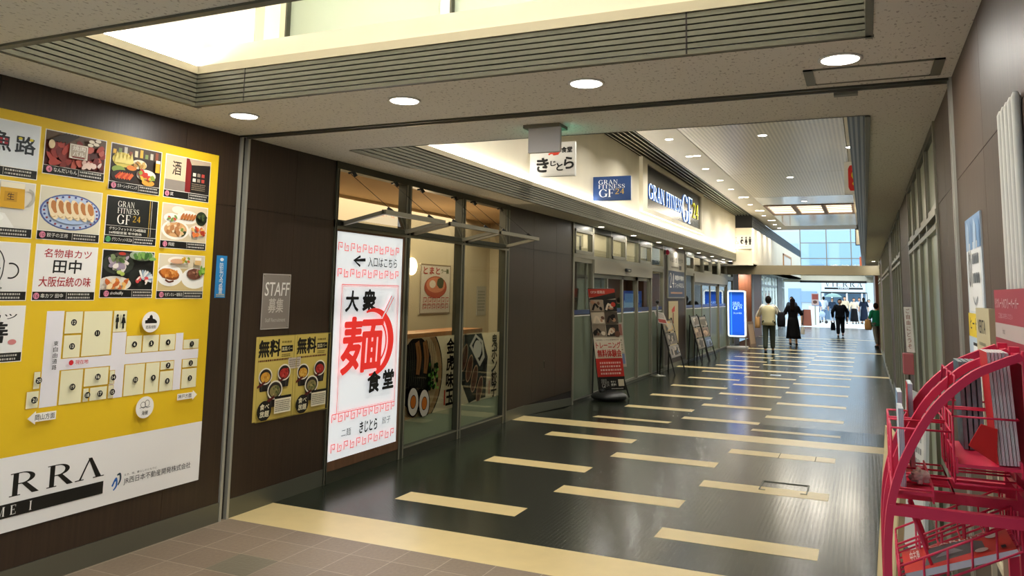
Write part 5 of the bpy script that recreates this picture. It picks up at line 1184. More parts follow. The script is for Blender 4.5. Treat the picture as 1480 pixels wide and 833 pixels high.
def easel(y0, y1, zt, tilt, labels, nl, cols):
    xf, xt = -3.78, -4.08; yc = (y0+y1)/2
    t = empty('flyer_easel', (xf, yc, -.09), labels[0], 'easel', 'black flyer easels along the gym front')
    for y in (y0, y1): g = MB(); g.bar((xf, y, -.09), (xt, y-.06, zt), .028, .028, M['black']); g.build('front_leg', t)
    for y in (y0+.12, y1-.1): g = MB(); g.bar((XL+.06, y, -.09), (xt, y-.04, zt-.05), .022, .022, M['black']); g.build('rear_leg', t)
    g = MB()
    for k in (.28, .62, .97): g.bar((xf+(xt-xf)*k, y0-.06*k, -.09+(zt+.09)*k), (xf+(xt-xf)*k, y1-.06*k, -.09+(zt+.09)*k), .02, .02, M['black'])
    g.build('crossbar', t)
    n = Vector((xt-xf, -.06, zt+.09)).normalized(); L_ = (zt+.09)/n.z
    for k in range(nl):
        lo, hi = .30+.68*k/nl, .30+.68*(k+1)/nl-.02
        o = Vector((xf+.018, y0+.05, -.09))+n*(L_*lo); s = Sheet(o, (0, 1, 0), n, INK, .001); wd, h = y1-y0-.1, L_*(hi-lo); s.base(wd, h, .004, cols[k % len(cols)][0])
        for q in range(9): s.rect(random.uniform(.02, wd*.6), random.uniform(.02, h*.7), random.uniform(wd*.62, wd-.02), random.uniform(h*.72, h-.02), random.choice(cols[k % len(cols)][1:])) if q < 3 else s.ell(random.uniform(.1, wd-.1), random.uniform(.05, h-.05), random.uniform(.03, .1), random.uniform(.02, .06), random.choice(cols[k % len(cols)][1:]), n=10, jit=.2)
        s.build('flyer', loc=tuple(o), label='%s flyer on the %s' % (('lower', 'middle', 'upper')[k] if nl == 3 else ('lower', 'upper')[k], labels[1]), cat='poster')
easel(17.12, 18.15, 1.10, 0, ('black flyer easel leaning in front of the beige fire panel', 'easel in front of the fire panel'), 3, [('#8f8a86', '#5a6f95', '#b9aea0', '#3a3733'), ('#6f675e', '#a5998a', '#3d3a34', '#c9bfae'), ('#7d7058', '#b8934a', '#4a463c', '#a59a83')])
easel(20.2, 21.15, 1.12, 0, ('black flyer easel just past the dark pillar, near one of the pair', 'easel just past the dark pillar'), 3, [('#7d766c', '#a5998a', '#45423c'), ('#8c7a66', '#bfa98c', '#5a4a3c'), ('#8d8a83', '#d0c8b8', '#6a5f52')])
easel(21.3, 22.25, 1.08, 0, ('black flyer easel nearer the blue stand sign', 'easel nearer the blue stand sign'), 3, [('#5d6b85', '#8fa0bd', '#39404d'), ('#7d6a5a', '#b89a80', '#4a3a2e'), ('#8b8275', '#cbbfa9', '#57503f')])
# leaning banner on its water base
t = empty('banner_stand', (-3.9, 12.65, -.09), 'leaning gym banner with red header and training photos on a black water base', 'banner')
BL, BR, TL, TR = Vector((-3.99, 12.48, .06)), Vector((-3.63, 12.78, .07)), Vector((-4.14, 12.30, 1.70)), Vector((-3.90, 12.60, 1.73))
TR = TL+(BR-BL)*.92
uu = (BR-BL); Wb = uu.length; vv = (TL-BL); Hb = vv.length; vv2 = vv.normalized()
s = Sheet(BL, uu, vv, INK, .0008); s.u = uu.normalized(); s.v = vv2; s.n = s.u.cross(s.v).normalized()
s.base(Wb, Hb, .003, '#d9cdb8'); s.rect(0, .0, Wb, .22, '#1d1c1a'); s.rect(0, .22, Wb, .52, '#c3322b'); s.rect(0, .52, Wb, .86, '#e3d8c2'); s.rect(0, .86, Wb, 1.60, '#b5a692'); s.rect(0, 1.52, Wb, Hb, '#b53a2c'); s.poly([(0, 1.50), (Wb, 1.60), (Wb, 1.5), (0, 1.44)], '#2b2824')
for r in range(3):
    for c in range(2):
        x0, y0 = c*Wb/2+.006, .88+r*.205; s.rect(x0, y0, x0+Wb/2-.012, y0+.19, ['#8e7f6d', '#39332d', '#cbbba4', '#574c41', '#a3927d', '#2d2925'][(r*2+c) % 6])
        for k in range(3): s.ell(x0+random.uniform(.03, Wb/2-.04), y0+random.uniform(.03, .15), random.uniform(.02, .05), random.uniform(.02, .05), ['#1d1a17', '#e0d0b8', '#6b4a3a', '#b98a6c'][(k+r+c) % 4], rot=k, n=12, jit=.15)
        s.stroke([(x0+.03, y0+.02), (x0+.08, y0+.12), (x0+.13, y0+.06)], .035, ['#201c18', '#ddcbb2'][(r+c) % 2], sm=3)
s.ell(Wb*.86, 1.40, .04, .04, '#b53a2c'); s.text('GF24 姫路店', .03, 1.58, .28, 1.63, '#e6cfc2', .01)
s.text('24時間いつでも体験受付中', .03, .81, Wb-.04, .835, '#5d4038'); s.text('トレーニング', .02, .685, Wb-.02, .79, '#b5241f', .03); s.text('無料体験会', .03, .545, Wb-.02, .665, '#b5241f', .04)
s.gibber(.05, .25, Wb-.05, .48, 4, '#e6b5a8'); gf_art(s, .04, .05, .13, .14, '#c9c4ba', '#c9c4ba'); s.text('今すぐ', .20, .125, .29, .16, '#e6e0d2', .02); s.text('見学!', .20, .075, .29, .115, '#e6e0d2', .02); s.gibber(.20, .02, .42, .045, 1, '#c9c4ba'); s.rect(.33, .07, .43, .18, '#cfc2a8')
s.build('banner_sheet', parent=t)
g = MB(); nb = s.n
for a, b in ((BL, TL), (BR, TR)): g.tube([a-nb*.012, b-nb*.012], .008, M['black'], 8)
g.tube([TL-nb*.012, TR-nb*.012], .008, M['black'], 8); g.tube([BL-nb*.012, BR-nb*.012], .008, M['black'], 8); g.build('frame', t)
g = MB()
for a, b in (((-3.62, 12.93, -.07), (-3.92, 12.75, 1.1)), ((-4.13, 12.55, -.07), (-4.1, 12.5, 1.0))): g.bar(a, b, .02, .02, M['black'])
g.build('rear_leg', t)
g = MB(); c = Vector((-3.86, 12.60, -.07))
prof = [(.30, 0), (.33, .03), (.31, .07), (.22, .11), (.10, .13), (.03, .14)]; g.lathe(c, prof, M['black_rubber'], 32, sx=.9, sy=.95); g.lathe(c+Vector((-.08, -.12, .1)), [(.05, 0), (.05, .05), (.035, .06)], M['black_rubber'], 16)
g.build('water_base', t)
# flyers on a second rack right behind the banner
s = Sheet((-3.93, 12.98, .40), (.25, .30, 0), (-.1, -.05, 1), INK, .0008); s.base(.3, .75, .004, '#a9a294'); s.rect(.02, .05, .28, .22, '#6f7ea0'); s.rect(.02, .25, .28, .5, '#c2b7a4'); s.rect(.02, .53, .28, .72, '#8f5f55'); s.gibber(.04, .27, .26, .47, 5, '#7d7565')
s.build('course_leaflet_sheet', loc=(-3.9, 13.0, .4), label='pale leaflet sheet showing behind the right edge of the leaning banner', cat='poster')
# blue lit stand sign
by = 27.06
by = 26.86
t = empty('stand_sign', (-3.88, by, -.09), 'blue lit stand sign with white rounded border at the end of the gym front', 'sign')
x0, x1, z0, z1 = -4.18, -3.58, .27, 1.80; rr = .07
def rrect(x0, x1, z0, z1, r, n=6):
    P = []
    for cx, cz, a0 in ((x1-r, z1-r, 0), (x0+r, z1-r, PI/2), (x0+r, z0+r, PI), (x1-r, z0+r, 3*PI/2)):
        P += [(cx+r*math.cos(a0+PI/2*k/n), cz+r*math.sin(a0+PI/2*k/n)) for k in range(n+1)]
    return P
g = MB(); P = rrect(x0, x1, z0, z1, rr); n = len(P)
g.add([(a, by-.0, b) for a, b in P]+[(a, by+.14, b) for a, b in P], [tuple(range(n)), tuple(range(2*n-1, n-1, -1))]+[((i+1) % n, i, n+i, n+(i+1) % n) for i in range(n)], M['white']); g.build('housing', t)
g = MB(); g.tube([(a, by-.012, b) for a, b in rrect(x0+.03, x1-.03, z0+.03, z1-.03, rr)], .02, M['neon'], 8, closed=True); g.build('border_light', t)
s = Sheet((x0+.06, by-.004, z0+.06), (1, 0, 0), (0, 0, 1), GLOWB, .0015); s.base(.48, 1.41, .003, '#0b4499'); s.rect(.05, 0, .09, 1.41, '#3a7cc8')
gf_art(s, .12, .83, .30, .26, '#d9ecff', '#d9ecff'); s.text('フィットネス', .14, .69, .40, .75, '#d9ecff', .02); s.build('sign_face', parent=t)
g = MB()
for x in (x0+.03, x1-.03): g.box(x-.02, x+.02, by+.04, by+.09, -.06, z0, M['alu'])
g.build('post', t)
g = MB(); g.box(-4.19, -3.56, by-.2, by+.38, -.09, -.03, M['greywhite']); g.build('base', t, bevel=.01)
area('stand_sign_light', (-3.88, by-.05, 1.0), .5, 4, rot=(PI/2, 0, 0), size_y=1.3, color=(.25, .55, 1), parent=t)
s = Sheet((-3.55, 27.6, -.08), (.25, .9, 0), (-.12, 0, 1), INK, .001); s.base(.5, .85, .01, '#7d6a5c'); s.rect(.05, .1, .45, .75, '#a58f7a')
s.build('leaning_board', loc=(-3.55, 27.6, -.09), label='brown board leaning behind the blue stand sign', cat='board')

# ================================================================== FLOOR DETAILS
t = empty('floor_hatch', (-.69, 7.3, 0), 'steel-edged lift-out hatch in the dark studded floor', 'hatch')
g = MB()
for a in ((-.885, -.875, 7.22, 7.56), (-.505, -.495, 7.22, 7.56), (-.885, -.495, 7.55, 7.56), (-.885, -.83, 7.22, 7.228), (-.55, -.495, 7.22, 7.228)): g.box(a[0], a[1], a[2], a[3], .0005, .006, M['steel'])
g.build('steel_edge', t)
g = MB()
for x in (-.863, -.513): g.box(x-.003, x+.003, 8.66, 8.96, .0013, .002, M['seam'])
g.build('joint_line', t)
s = Sheet((-1.96, 18.3, -.088), (1, 0, 0), (0, 1, 0), INK, .001); s.base(.22, .24, .001, '#c8d2da'); s.rect(.03, .04, .19, .2, '#aebccb'); s.build('floor_sticker', loc=(-1.85, 18.4, -.09), label='small pale square sticker on the dark floor in mid passage', cat='sticker')

# ================================================================== RIGHT WALL THINGS
RX = XR
s = Sheet((RX-.006, 4.07, 1.20), (0, -1, 0), (0, 0, 1), INK, .0004); s.base(.50, .80, .012, '#cfd8df'); s.rect(0, .66, .5, .8, '#7d9cc0'); s.rect(.04, .4, .46, .69, '#e3e4e3')
for k in range(4): s.poly([(.03+k*.12, .66), (.06+k*.12, .79), (.12+k*.12, .76), (.12+k*.12, .66)], ['#a9bfd6', '#6b8fb8'][k % 2])
s.text('01', .08, .50, .18, .66, '#4d5257', .0); s.gibber(.22, .5, .44, .66, 2, '#6d7277'); s.stroke([(.2, .46), (.26, .43), (.34, .46)], .01, '#7d8287', sm=4); s.rect(0, .29, .5, .39, '#e3c62b'); s.text('ヒート-Cup', .06, .31, .45, .37, '#3d3a20', .01)
s.rect(0, 0, .5, .29, '#b9cbdc'); s.rect(.14, .0, .3, .26, '#eef0f0'); s.rect(.14, .0, .3, .12, '#2d62a0'); s.rect(.15, .255, .29, .268, '#2a2a2a'); s.frame(.35, .16, .43, .22, .004, '#56595c'); s.text('ふ', .17, .03, .27, .10, '#e9eef2', .01)
s.build('drink_poster', loc=(RX, 3.82, 1.2), label='blue and white poster with yellow band on the brown wall by the shutter guide', cat='poster')
for k in range(5):
    y = 2.885-k*.066
    g = MB(); g.tube([(RX-.013, y, 0.02), (RX-.013, y, 2.235), (RX-.013, y, 2.25)], [.0125, .0125, .007], M['white'], 12)
    g.build('wall_bar', loc=(RX-.013, y, 0), label='white upright tubular bar on the brown wall, %s from the drink poster' % ORD[k], cat='bar', group='white upright bars on the right wall')
g = MB(); g.box(RX-.07, RX, 1.5, 1.96, 0, 2.42, M['louver']); g.build('wall_cabinet', loc=(RX, 1.75, 0), label='olive metal casing beside the white upright bars at the photo edge', cat='cabinet')
t = empty('strip_notice', (.35, 7.93, 1.17), 'tall narrow white notice standing out from the shuttered right wall', 'notice')
s = Sheet((.325, 7.95, 1.17), (.10, -.10, 0), (-.03, 0, 1), INK, .0006); s.base(.085, .40, .012, '#dcdcd8'); s.vtext('ご自由にどうぞ', .042, .385, .04, .052, '#8a5a4d', .01); s.build('notice_face', parent=t)
t = empty('leaflet_box', (.33, 7.94, -.09), 'pink leaflet box under the tall narrow white notice', 'leaflet box')
g = MB(); g.box(.29, .375, 7.86, 8.02, .98, 1.16, mat('pink_plastic', '#c66a72', .45)); g.build('box_body', t, bevel=.006); g = MB(); g.box(.33, .345, 7.93, 7.95, -.09, .98, M['alu_dark']); g.build('post', t); g = MB(); g.box(.27, .40, 7.83, 8.05, -.09, -.07, M['alu_dark']); g.build('base', t)
def leanboard(name, o, u, v, wd, h, th, col, label, cat, art=None):
    s = Sheet(o, u, v, INK, .001); s.base(wd, h, th, col)
    if art: art(s)
    return s.build(name, loc=tuple(o), label=label, cat=cat)
leanboard('folding_sign', (.18, 6.2, -.09+.0), (.10, -.5, 0), (.05, .0, 1), .5, 1.12, .02, '#c9ced0', 'white folding sign standing behind the red magazine rack', 'sign', lambda s: (s.rect(.04, .08, .46, 1.06, '#e3e5e3'), s.gibber(.08, .5, .42, .95, 6, '#8f9498')))
leanboard('easel_board', (-.035, 3.75, 0.0), (.04, -.5, 0), (.085, 0, 1), .55, 1.12, .02, '#b5a47c', 'tan-edged poster board leaning by the red magazine rack, seen edge-on', 'board', lambda s: (s.rect(.03, .5, .52, 1.09, '#c9b98f'), s.rect(.03, .1, .52, .48, '#8fa3b3')))

# ================================================================== RED MAGAZINE RACK
RK = M['red_metal']; ya, ym, yb = 2.30, 2.50, 2.70
rack = empty('magazine_rack', (.2, 2.5, 0), 'red wire magazine rack with three curved sides against the right wall', 'rack')
ARC = [(.345, 1.512), (.290, 1.487), (.230, 1.452), (.150, 1.370), (.083, 1.249), (.047, 1.141), (.034, 1.04), (.031, .95), (.031, .75), (.031, .40), (.031, 0)]
ARCS = smooth(ARC[:8], 5)+ARC[8:]
for y in (ya, ym, yb):
    g = MB(); hw, th = .012, .0095
    rings = []
    for i, (x, z) in enumerate(ARCS):
        a = ARCS[max(i-1, 0)]; b = ARCS[min(i+1, len(ARCS)-1)]; d = Vector((b[0]-a[0], 0, b[1]-a[1])).normalized(); nrm = Vector((-d.z, 0, d.x))
        c = Vector((x, y, z)); rings.append([c+Vector((0, -hw, 0))-nrm*th, c+Vector((0, hw, 0))-nrm*th, c+Vector((0, hw, 0))+nrm*th, c+Vector((0, -hw, 0))+nrm*th])
    b0 = len(g.v); g.loft(rings, RK); g.s = [False]*len(g.s); g.build('curved_side', rack)
    g = MB(); g.box(.347, .373, y-.012, y+.012, 0, 1.525, RK); g.build('back_post', rack)
    for z in (1.115, .62, .06): g = MB(); g.box(.04, .35, y-.013, y+.013, z-.013, z+.013, RK); g.build('side_rail', rack)
for x, z in ((.36, 1.50), (.36, 1.16), (.36, .5), (.36, .1), (.05, .06)): g = MB(); g.box(x-.01, x+.01, ya, yb, z-.01, z+.01, RK); g.build('cross_rail', rack)
for nm, (xa_, xb_, z) in (('shelf_tray', (.05, .14, 1.155)), ('shelf_tray', (.20, .335, 1.235))):
    g = MB(); g.box(xa_, xb_, ya+.016, yb-.016, z-.004, z+.004, RK); g.box(xa_-.004, xa_, ya+.016, yb-.016, z-.02, z+.02, RK); g.box(xb_, xb_+.004, ya+.016, yb-.016, z-.02, z+.02, RK); g.build(nm, rack)
def pocket(y0, y1, xf, xb, z0, z1, nw=3, tilt=0.):
    """wire pocket: front loop, side arms, vertical wires"""
    g = MB(); r = .0028
    def q(x, y, z): return (x+tilt*(z-z0), y, z)
    g.tube([q(xf, y0, z0), q(xf, y0, z1), q(xf, y1, z1), q(xf, y1, z0)], r, RK, 6, closed=True)
    for z in (z0, z1):
        for y in (y0, y1): g.tube([q(xf, y, z), q(xb, y, z)], r, RK, 6)
        g.tube([q(xb, y0, z), q(xb, y1, z)], r, RK, 6)
    g.tube([q(xf, y0, (z0+z1)/2), q(xf, y1, (z0+z1)/2)], r, RK, 6)
    for k in range(nw): y = y0+(y1-y0)*(k+1)/(nw+1); g.tube([q(xf, y, z0), q(xf, y, z1)], r, RK, 6); g.tube([q(xf, y, z0), q(xb, y, z0)], r, RK, 6)
    g.tube([q(xf, y0, z1), q(xf+.01, y0, z1+.10), q(xf+.01, y1, z1+.10), q(xf, y1, z1)], r, RK, 6) if xf > .1 else g.tube([q(xb, y0, z0), q(xb, y1, z0)], r, RK, 6)
    g.build('wire_pocket', rack)
for y0, y1 in ((ya+.02, ym-.02), (ym+.02, yb-.02)):
    pocket(y0, y1, .192, .335, 1.19, 1.355, 1); pocket(y0, y1, .05, .188, 1.165, 1.315, 1)
# tilted lower baskets
for y0, y1 in ((ya+.025, ym-.02), (ym+.02, yb-.02)):
    g = MB(); r = .003
    def bk(a, b): return (.06+a*.27, .90+a*.145+b)       # a: 0 front .. 1 back, b: height above the sloping floor
    for k in range(6):
        a = k/5; x, z = bk(a, 0); g.tube([(x, y0, z+.07), (x, y0, z), (x, y1, z), (x, y1, z+.07)], r, RK, 6)
    for k in range(4): y = y0+(y1-y0)*k/3; g.tube([bk(0, .07)[:1]+(y,)+bk(0, .07)[1:], bk(0, 0)[:1]+(y,)+bk(0, 0)[1:], bk(1, 0)[:1]+(y,)+bk(1, 0)[1:], bk(1, .07)[:1]+(y,)+bk(1, .07)[1:]], r, RK, 6)
    for y in (y0, y1): g.tube([bk(0, .07)[:1]+(y,)+bk(0, .07)[1:], bk(1, .07)[:1]+(y,)+bk(1, .07)[1:]], r, RK, 6)
    x0_, z0_ = bk(.3, .01); x1_, z1_ = bk(.3, .16); g.tube([(x0_, y0+.02, z0_), (x1_-.05, y0+.02, z1_), (x1_-.05, y1-.02, z1_), (x0_, y1-.02, z0_)], .004, RK, 8)
    g.build('wire_basket', rack)
# header board on the rack
hx = .372
s = Sheet((hx, 2.90, 1.50), (0, -1, 0), (0, 0, 1), INK, .0006); s.base(.62, .18, .008, '#a8394a'); s.rect(0, .035, .62, .08, '#c3b5b0'); s.rect(0, 0, .62, .035, '#a03344'); s.text('リクルートのフリーペーパー', .03, .125, .44, .155, '#dfc9cb', .01); s.text('ご自由にお持ちください', .09, .095, .34, .112, '#cfa9ae'); s.text('hot', .16, .05, .2, .068, '#6d5a58')
s.build('header_board', parent=rack)
# printed matter in the rack
def booklet(name, y0, th, x0, z0, wd, h, lean, spine, cover, label, group=None, cat='magazine', pages='#f2f0f0'):
    """stands on edge: spine side towards -y, cover towards -x, leaning back along x with height"""
    P = [(x0, y0, z0), (x0+wd, y0, z0), (x0+wd, y0+th, z0), (x0, y0+th, z0)]; Q = [(a+lean*h, b, c+h) for a, b, c in P]
    g = MB(); g.hexa(P+Q, INK, S(pages))
    e = .0006
    g.quad((x0-e, y0+th, z0), (x0-e, y0, z0), (x0+lean*h-e, y0, z0+h), (x0+lean*h-e, y0+th, z0+h), INK, S(cover))
    for k in range(3): a = x0+wd*(k+.3)/3; b = a+wd*.06; g.quad((a, y0-e, z0), (b, y0-e, z0), (b+lean*h, y0-e, z0+h), (a+lean*h, y0-e, z0+h), INK, S(spine))
    return g.build(name, loc=(x0, y0, z0), label=label, cat=cat, group=group)
for k in range(6):
    booklet('magazine', 2.33+.002*k, .145, .290+k*.0082, 1.242, .0066, .275, -.05, ['#2b2b2e', '#b02a4a'][k % 2], '#c8242a', 'white-edged magazine in the rack\'s top pocket, %s counting from its red front cover' % ORD[k], 'white-edged magazines in the top pocket')
for k in range(4):
    booklet('magazine', 2.53+.002*k, .14, .235+k*.014, 1.242, .010, .235, -.02, '#1d3a45', ['#46616b', '#7a8f92'][k % 2], 'thin grey-blue magazine in the far top pocket, %s from the front' % ORD[k], 'grey-blue magazines in the far pocket', pages='#9aa6a8')
for k in range(3):
    booklet('magazine', (2.34, 2.55, 2.60)[k], .12, (.07, .075, .105)[k], 1.162, .012, (.20, .22, .24)[k], .0, '#4f86b8', ['#dfe8ee', '#8fb5d6', '#c8323a'][k], ('white and blue leaflet booklet in the front pocket nearest the camera', 'pale blue booklet in the far front pocket', 'red-covered booklet behind the pale blue one in the far front pocket')[k], pages='#d5dde2')
g = MB(); g.hexa([(.225, 2.322, 1.285), (.285, 2.322, 1.245), (.285, 2.328, 1.245), (.225, 2.328, 1.285), (.255, 2.322, 1.34), (.29, 2.322, 1.33), (.29, 2.328, 1.33), (.255, 2.328, 1.34)], INK, S('#d3201f')); g.build('red_flyer', loc=(.25, 2.33, 1.14), label='folded bright red flyer slumped in the top pocket', cat='flyer')
g = MB()
def crumple(p): return p*(1+.35*math.sin(p.x*190+p.z*130)*math.cos(p.y*170-p.z*90))
g.ball((.118, 2.42, 1.178), .022, .03, .019, M['paper'], n=14, m=9, warp=crumple); g.s = [False]*len(g.s); g.build('crumpled_tissue', loc=(.118, 2.42, 1.16), label='crumpled white tissue left on the rack shelf', cat='tissue')
# red magazine lying in the lower basket
s = Sheet((.078, 2.325, .935), (.22, -.0, .085), (.0, .26, .01), INK, .0005); s.v = (s.v-s.u*s.v.dot(s.u)).normalized(); s.n = s.u.cross(s.v).normalized(); s.o += s.n*.02
s.base(.265, .165, .016, '#d8d2dc'); s.rect(0, 0, .265, .165, '#d2372b'); s.poly([(.05, .02), (.2, .05), (.2, .11), (.15, .15), (.07, .14)], '#55585a'); s.poly([(.08, .06), (.15, .07), (.12, .12)], '#8d9499'); s.text('CARLIFE', .07, .142, .21, .158, '#efe2dc', .02); s.ell(.225, .13, .015, .02, '#cfc9c4'); s.ell(.19, .04, .016, .014, '#c9c9c6'); s.rect(.235, .02, .246, .04, '#2a2a2a'); s.text('中古車', .02, .06, .045, .14, '#efe2dc', .02)
s.build('red_magazine', loc=tuple(s.o), label='thick red car magazine lying tilted in the lower basket', cat='magazine')
# second rack's cream header just beyond
t = empty('second_rack', (.36, 3.0, 0), 'slim rack with cream header card standing behind the red magazine rack', 'rack')
g = MB()
for y in (2.97, 3.24): g.box(.365, .38, y-.012, y+.012, 0, 1.48, M['cream_trim'])
for z in (.3, .8, 1.2): g.box(.365, .375, 2.97, 3.24, z-.01, z+.01, M['cream_trim'])
g.build('rack_frame', t)
s = Sheet((.36, 3.27, 1.47), (0, -1, 0), (0, 0, 1), INK, .0006); s.base(.33, .15, .02, '#c2b793'); s.text('VERTA', .05, .065, .24, .11, '#2d2b24', .01); s.gibber(.07, .02, .24, .04, 1, '#7d7760'); s.build('header_card', parent=t)

t = empty('framed_panel', (-3.25, 38.4, 2.75), 'orange-framed pale panel on the far white fascia above the beam', 'panel')
g = MB()
for a in ((36.4, 40.4, 2.75, 2.83), (36.4, 40.4, 3.42, 3.5), (36.4, 36.6, 2.75, 3.5), (40.2, 40.4, 2.75, 3.5)): g.box(-3.25, -3.21, a[0], a[1], a[2], a[3], mat('orange_wood_frame', '#c08850', .5))
g.build('panel_frame', t)
g = MB(); g.box(-3.25, -3.225, 36.6, 40.2, 2.83, 3.42, M['paper']); g.build('panel_face', t)
t = empty('orange_flag_sign', (-.1, 44.0, 2.95), 'tiny orange flag sign at the far end of the right fascia', 'sign')
g = MB(); g.box(-.20, .02, 44.0, 44.05, 2.95, 3.7, mat('orange_sign', '#d8683a', .5)); g.build('sign_box', t)
g = MB(); g.box(-.02, .03, 44.05, 44.08, 3.0, 3.65, M['alu']); g.build('bracket', t)
# ================================================================== PEOPLE
def skinmesh(V, Rr, E, sub=1):
    me = bpy.data.meshes.new('figure'); me.from_pydata(V, E, []); o = bpy.data.objects.new('figure', me); COL.objects.link(o)
    md = o.modifiers.new('s', 'SKIN'); md.use_smooth_shade = True
    for i, d in enumerate(me.skin_vertices[0].data):
        r = Rr[i]; d.radius = r if isinstance(r, tuple) else (r, r); d.use_root = i == 0
    sd = o.modifiers.new('u', 'SUBSURF'); sd.levels = sub; sd.render_levels = sub
    m2 = bpy.data.meshes.new_from_object(o.evaluated_get(bpy.context.evaluated_depsgraph_get()))
    vs = [tuple(v.co) for v in m2.vertices]; fs = [tuple(p.vertices) for p in m2.polygons]
    bpy.data.objects.remove(o); bpy.data.meshes.remove(me); bpy.data.meshes.remove(m2)
    return vs, fs
def person(loc, H, heading, label, group=None, top='#222222', bottom='#222222', sleeve='long', sleeve_col=None, skirt=None, hair='#1a1512', hair_len=0, shoes='#1a1a1a', stride=.12, arms=((.08, -.05), (-.08, .05)), elbow_out=.05, mask=False, detail=True, vest=None, bulk=1., bend=None, shorts=False):
    k = H/1.7; loc = Vector(loc); ca, sa = math.cos(heading), math.sin(heading)
    def X(p): p = Vector(p)*k; return Vector((p.x*ca-p.y*sa, p.x*sa+p.y*ca, p.z))+loc
    def put(g, vs, fs, col, m_=CLOTH): g.add([X(v) for v in vs], fs, m_, S(col), True)
    legs = (stride, -stride)
    J = {'pel': (0, 0, .95), 'spi': (0, .005, 1.1), 'che': (0, .0, 1.28), 'nek': (0, .0, 1.43), 'hed': (0, .02, 1.50)}
    for i, sd in enumerate((1, -1)):
        el, wr = arms[i]; st = legs[i]
        J['sh%d' % i] = (sd*.165, 0, 1.375); J['el%d' % i] = (sd*(.205+elbow_out), el, 1.12); J['wr%d' % i] = (sd*(.215+elbow_out*.9), wr, .88); J['ha%d' % i] = (sd*(.215+elbow_out*.9), wr+.015, .80)
        if bend and i in bend: J['wr%d' % i] = (sd*.17, el+.2, 1.12); J['ha%d' % i] = (sd*.13, el+.27, 1.14)
        J['hi%d' % i] = (sd*.088, 0, .90); J['kn%d' % i] = (sd*.095, st*.75+.02, .50); J['an%d' % i] = (sd*.095, st-(.05 if st < 0 else 0), .10+(.05 if st < 0 and stride > .1 else 0)); J['to%d' % i] = (sd*.105, st+.12-(.04 if st < 0 else 0), .035)
    def sk(names, rad, edges): return skinmesh([J[n] for n in names], rad, [(names.index(a), names.index(b)) for a, b in edges])
    N = ['pel', 'spi', 'che', 'nek', 'hed']; Rd = [(.13, .095), (.115, .085), (.135, .095), .052, .05]; Ed = [('pel', 'spi'), ('spi', 'che'), ('che', 'nek'), ('nek', 'hed')]
    for i in '01':
        N += ['sh'+i, 'el'+i, 'wr'+i, 'ha'+i, 'hi'+i, 'kn'+i, 'an'+i, 'to'+i]; Rd += [.06, .042, .028, (.034, .02), .085, .056, .038, (.038, .028)]
        Ed += [('che', 'sh'+i), ('sh'+i, 'el'+i), ('el'+i, 'wr'+i), ('wr'+i, 'ha'+i), ('pel', 'hi'+i), ('hi'+i, 'kn'+i), ('kn'+i, 'an'+i), ('an'+i, 'to'+i)]
    SKN = '#c99d80'
    g = MB(); put(g, *sk(N, Rd, Ed), SKN)
    tmp = MB(); hc = Vector((0, .025, 1.595))
    def headw(p):
        if p.z < -.02: p = Vector((p.x*(1-.3*(-p.z-.02)/.1), p.y*(1-.12*(-p.z-.02)/.1)+.01*(-p.z-.02)/.1, p.z))
        return p
    tmp.ball(hc, .077, .094, .112, CLOTH, n=16, m=12, warp=headw)
    put(g, tmp.v, tmp.f, SKN)
    tmp = MB(); tmp.ball(hc+Vector((0, .092, -.012)), .013, .018, .024, CLOTH, n=8, m=6)
    for sx in (1, -1): tmp.ball(hc+Vector((sx*.076, .0, -.01)), .012, .022, .032, CLOTH, n=8, m=6)
    put(g, tmp.v, tmp.f, SKN)
    if detail:
        for sx in (1, -1):
            tmp = MB(); tmp.ball(hc+Vector((sx*.03, .083, .005)), .012, .008, .007, CLOTH, n=8, m=6); put(g, tmp.v, tmp.f, '#221a15')
            tmp = MB(); tmp.bar(hc+Vector((sx*.012, .088, .024)), hc+Vector((sx*.045, .079, .026)), .006, .006, CLOTH); put(g, tmp.v, tmp.f, '#2a1d15')
        tmp = MB(); tmp.ball(hc+Vector((0, .080, -.055)), .024, .009, .006, CLOTH, n=8, m=6); put(g, tmp.v, tmp.f, '#9c5a4c')
        for i, sd in enumerate((1, -1)):
            h = Vector(J['ha%d' % i]); wv = Vector(J['wr%d' % i]); d = (h-wv).normalized(); s_ = Vector((0, 1, 0))-d*d.y; s_.normalize(); c_ = d.cross(s_)*sd
            for f_, (off, ln) in enumerate(((.022, .058), (.008, .068), (-.007, .062), (-.021, .048))):
                tmp = MB(); b = h+s_*off+d*.01; tmp.tube([b, b+d*ln*.5, b+d*ln*.85-c_*.012, b+d*ln-c_*.03], [.0085, .008, .0075, .006], CLOTH, 6); put(g, tmp.v, tmp.f, SKN)
            tmp = MB(); b = wv+(h-wv)*.55+s_*.025; tmp.tube([b, b+s_*.022+d*.018, b+s_*.03+d*.045], [.011, .009, .007], CLOTH, 6); put(g, tmp.v, tmp.f, SKN)
    body = g.build('person', loc=tuple(loc), label=label, cat='person', group=group)
    # hair
    g = MB(); tmp = MB()
    def hw(p):
        q = Vector(p)
        if q.y > .03 and q.z < .045: q.y = .03
        return q
    tmp.ball(hc+Vector((0, -.014, .012)), .094, .106, .122, CLOTH, n=16, m=12, warp=hw); put(g, tmp.v, tmp.f, hair)
    if hair_len:
        tmp = MB(); rings = []
        for q in range(6):
            z = 1.60-hair_len*q/5; w_ = .082-.012*q/5
            rings.append([(w_*math.cos(2*PI*a/12), -.045-.01*q+.05*math.sin(2*PI*a/12)-.02, z) for a in range(12)])
        tmp.loft(rings, CLOTH); put(g, tmp.v, tmp.f, hair)
    g.build('hair', body)
    # upper garment
    B = bulk
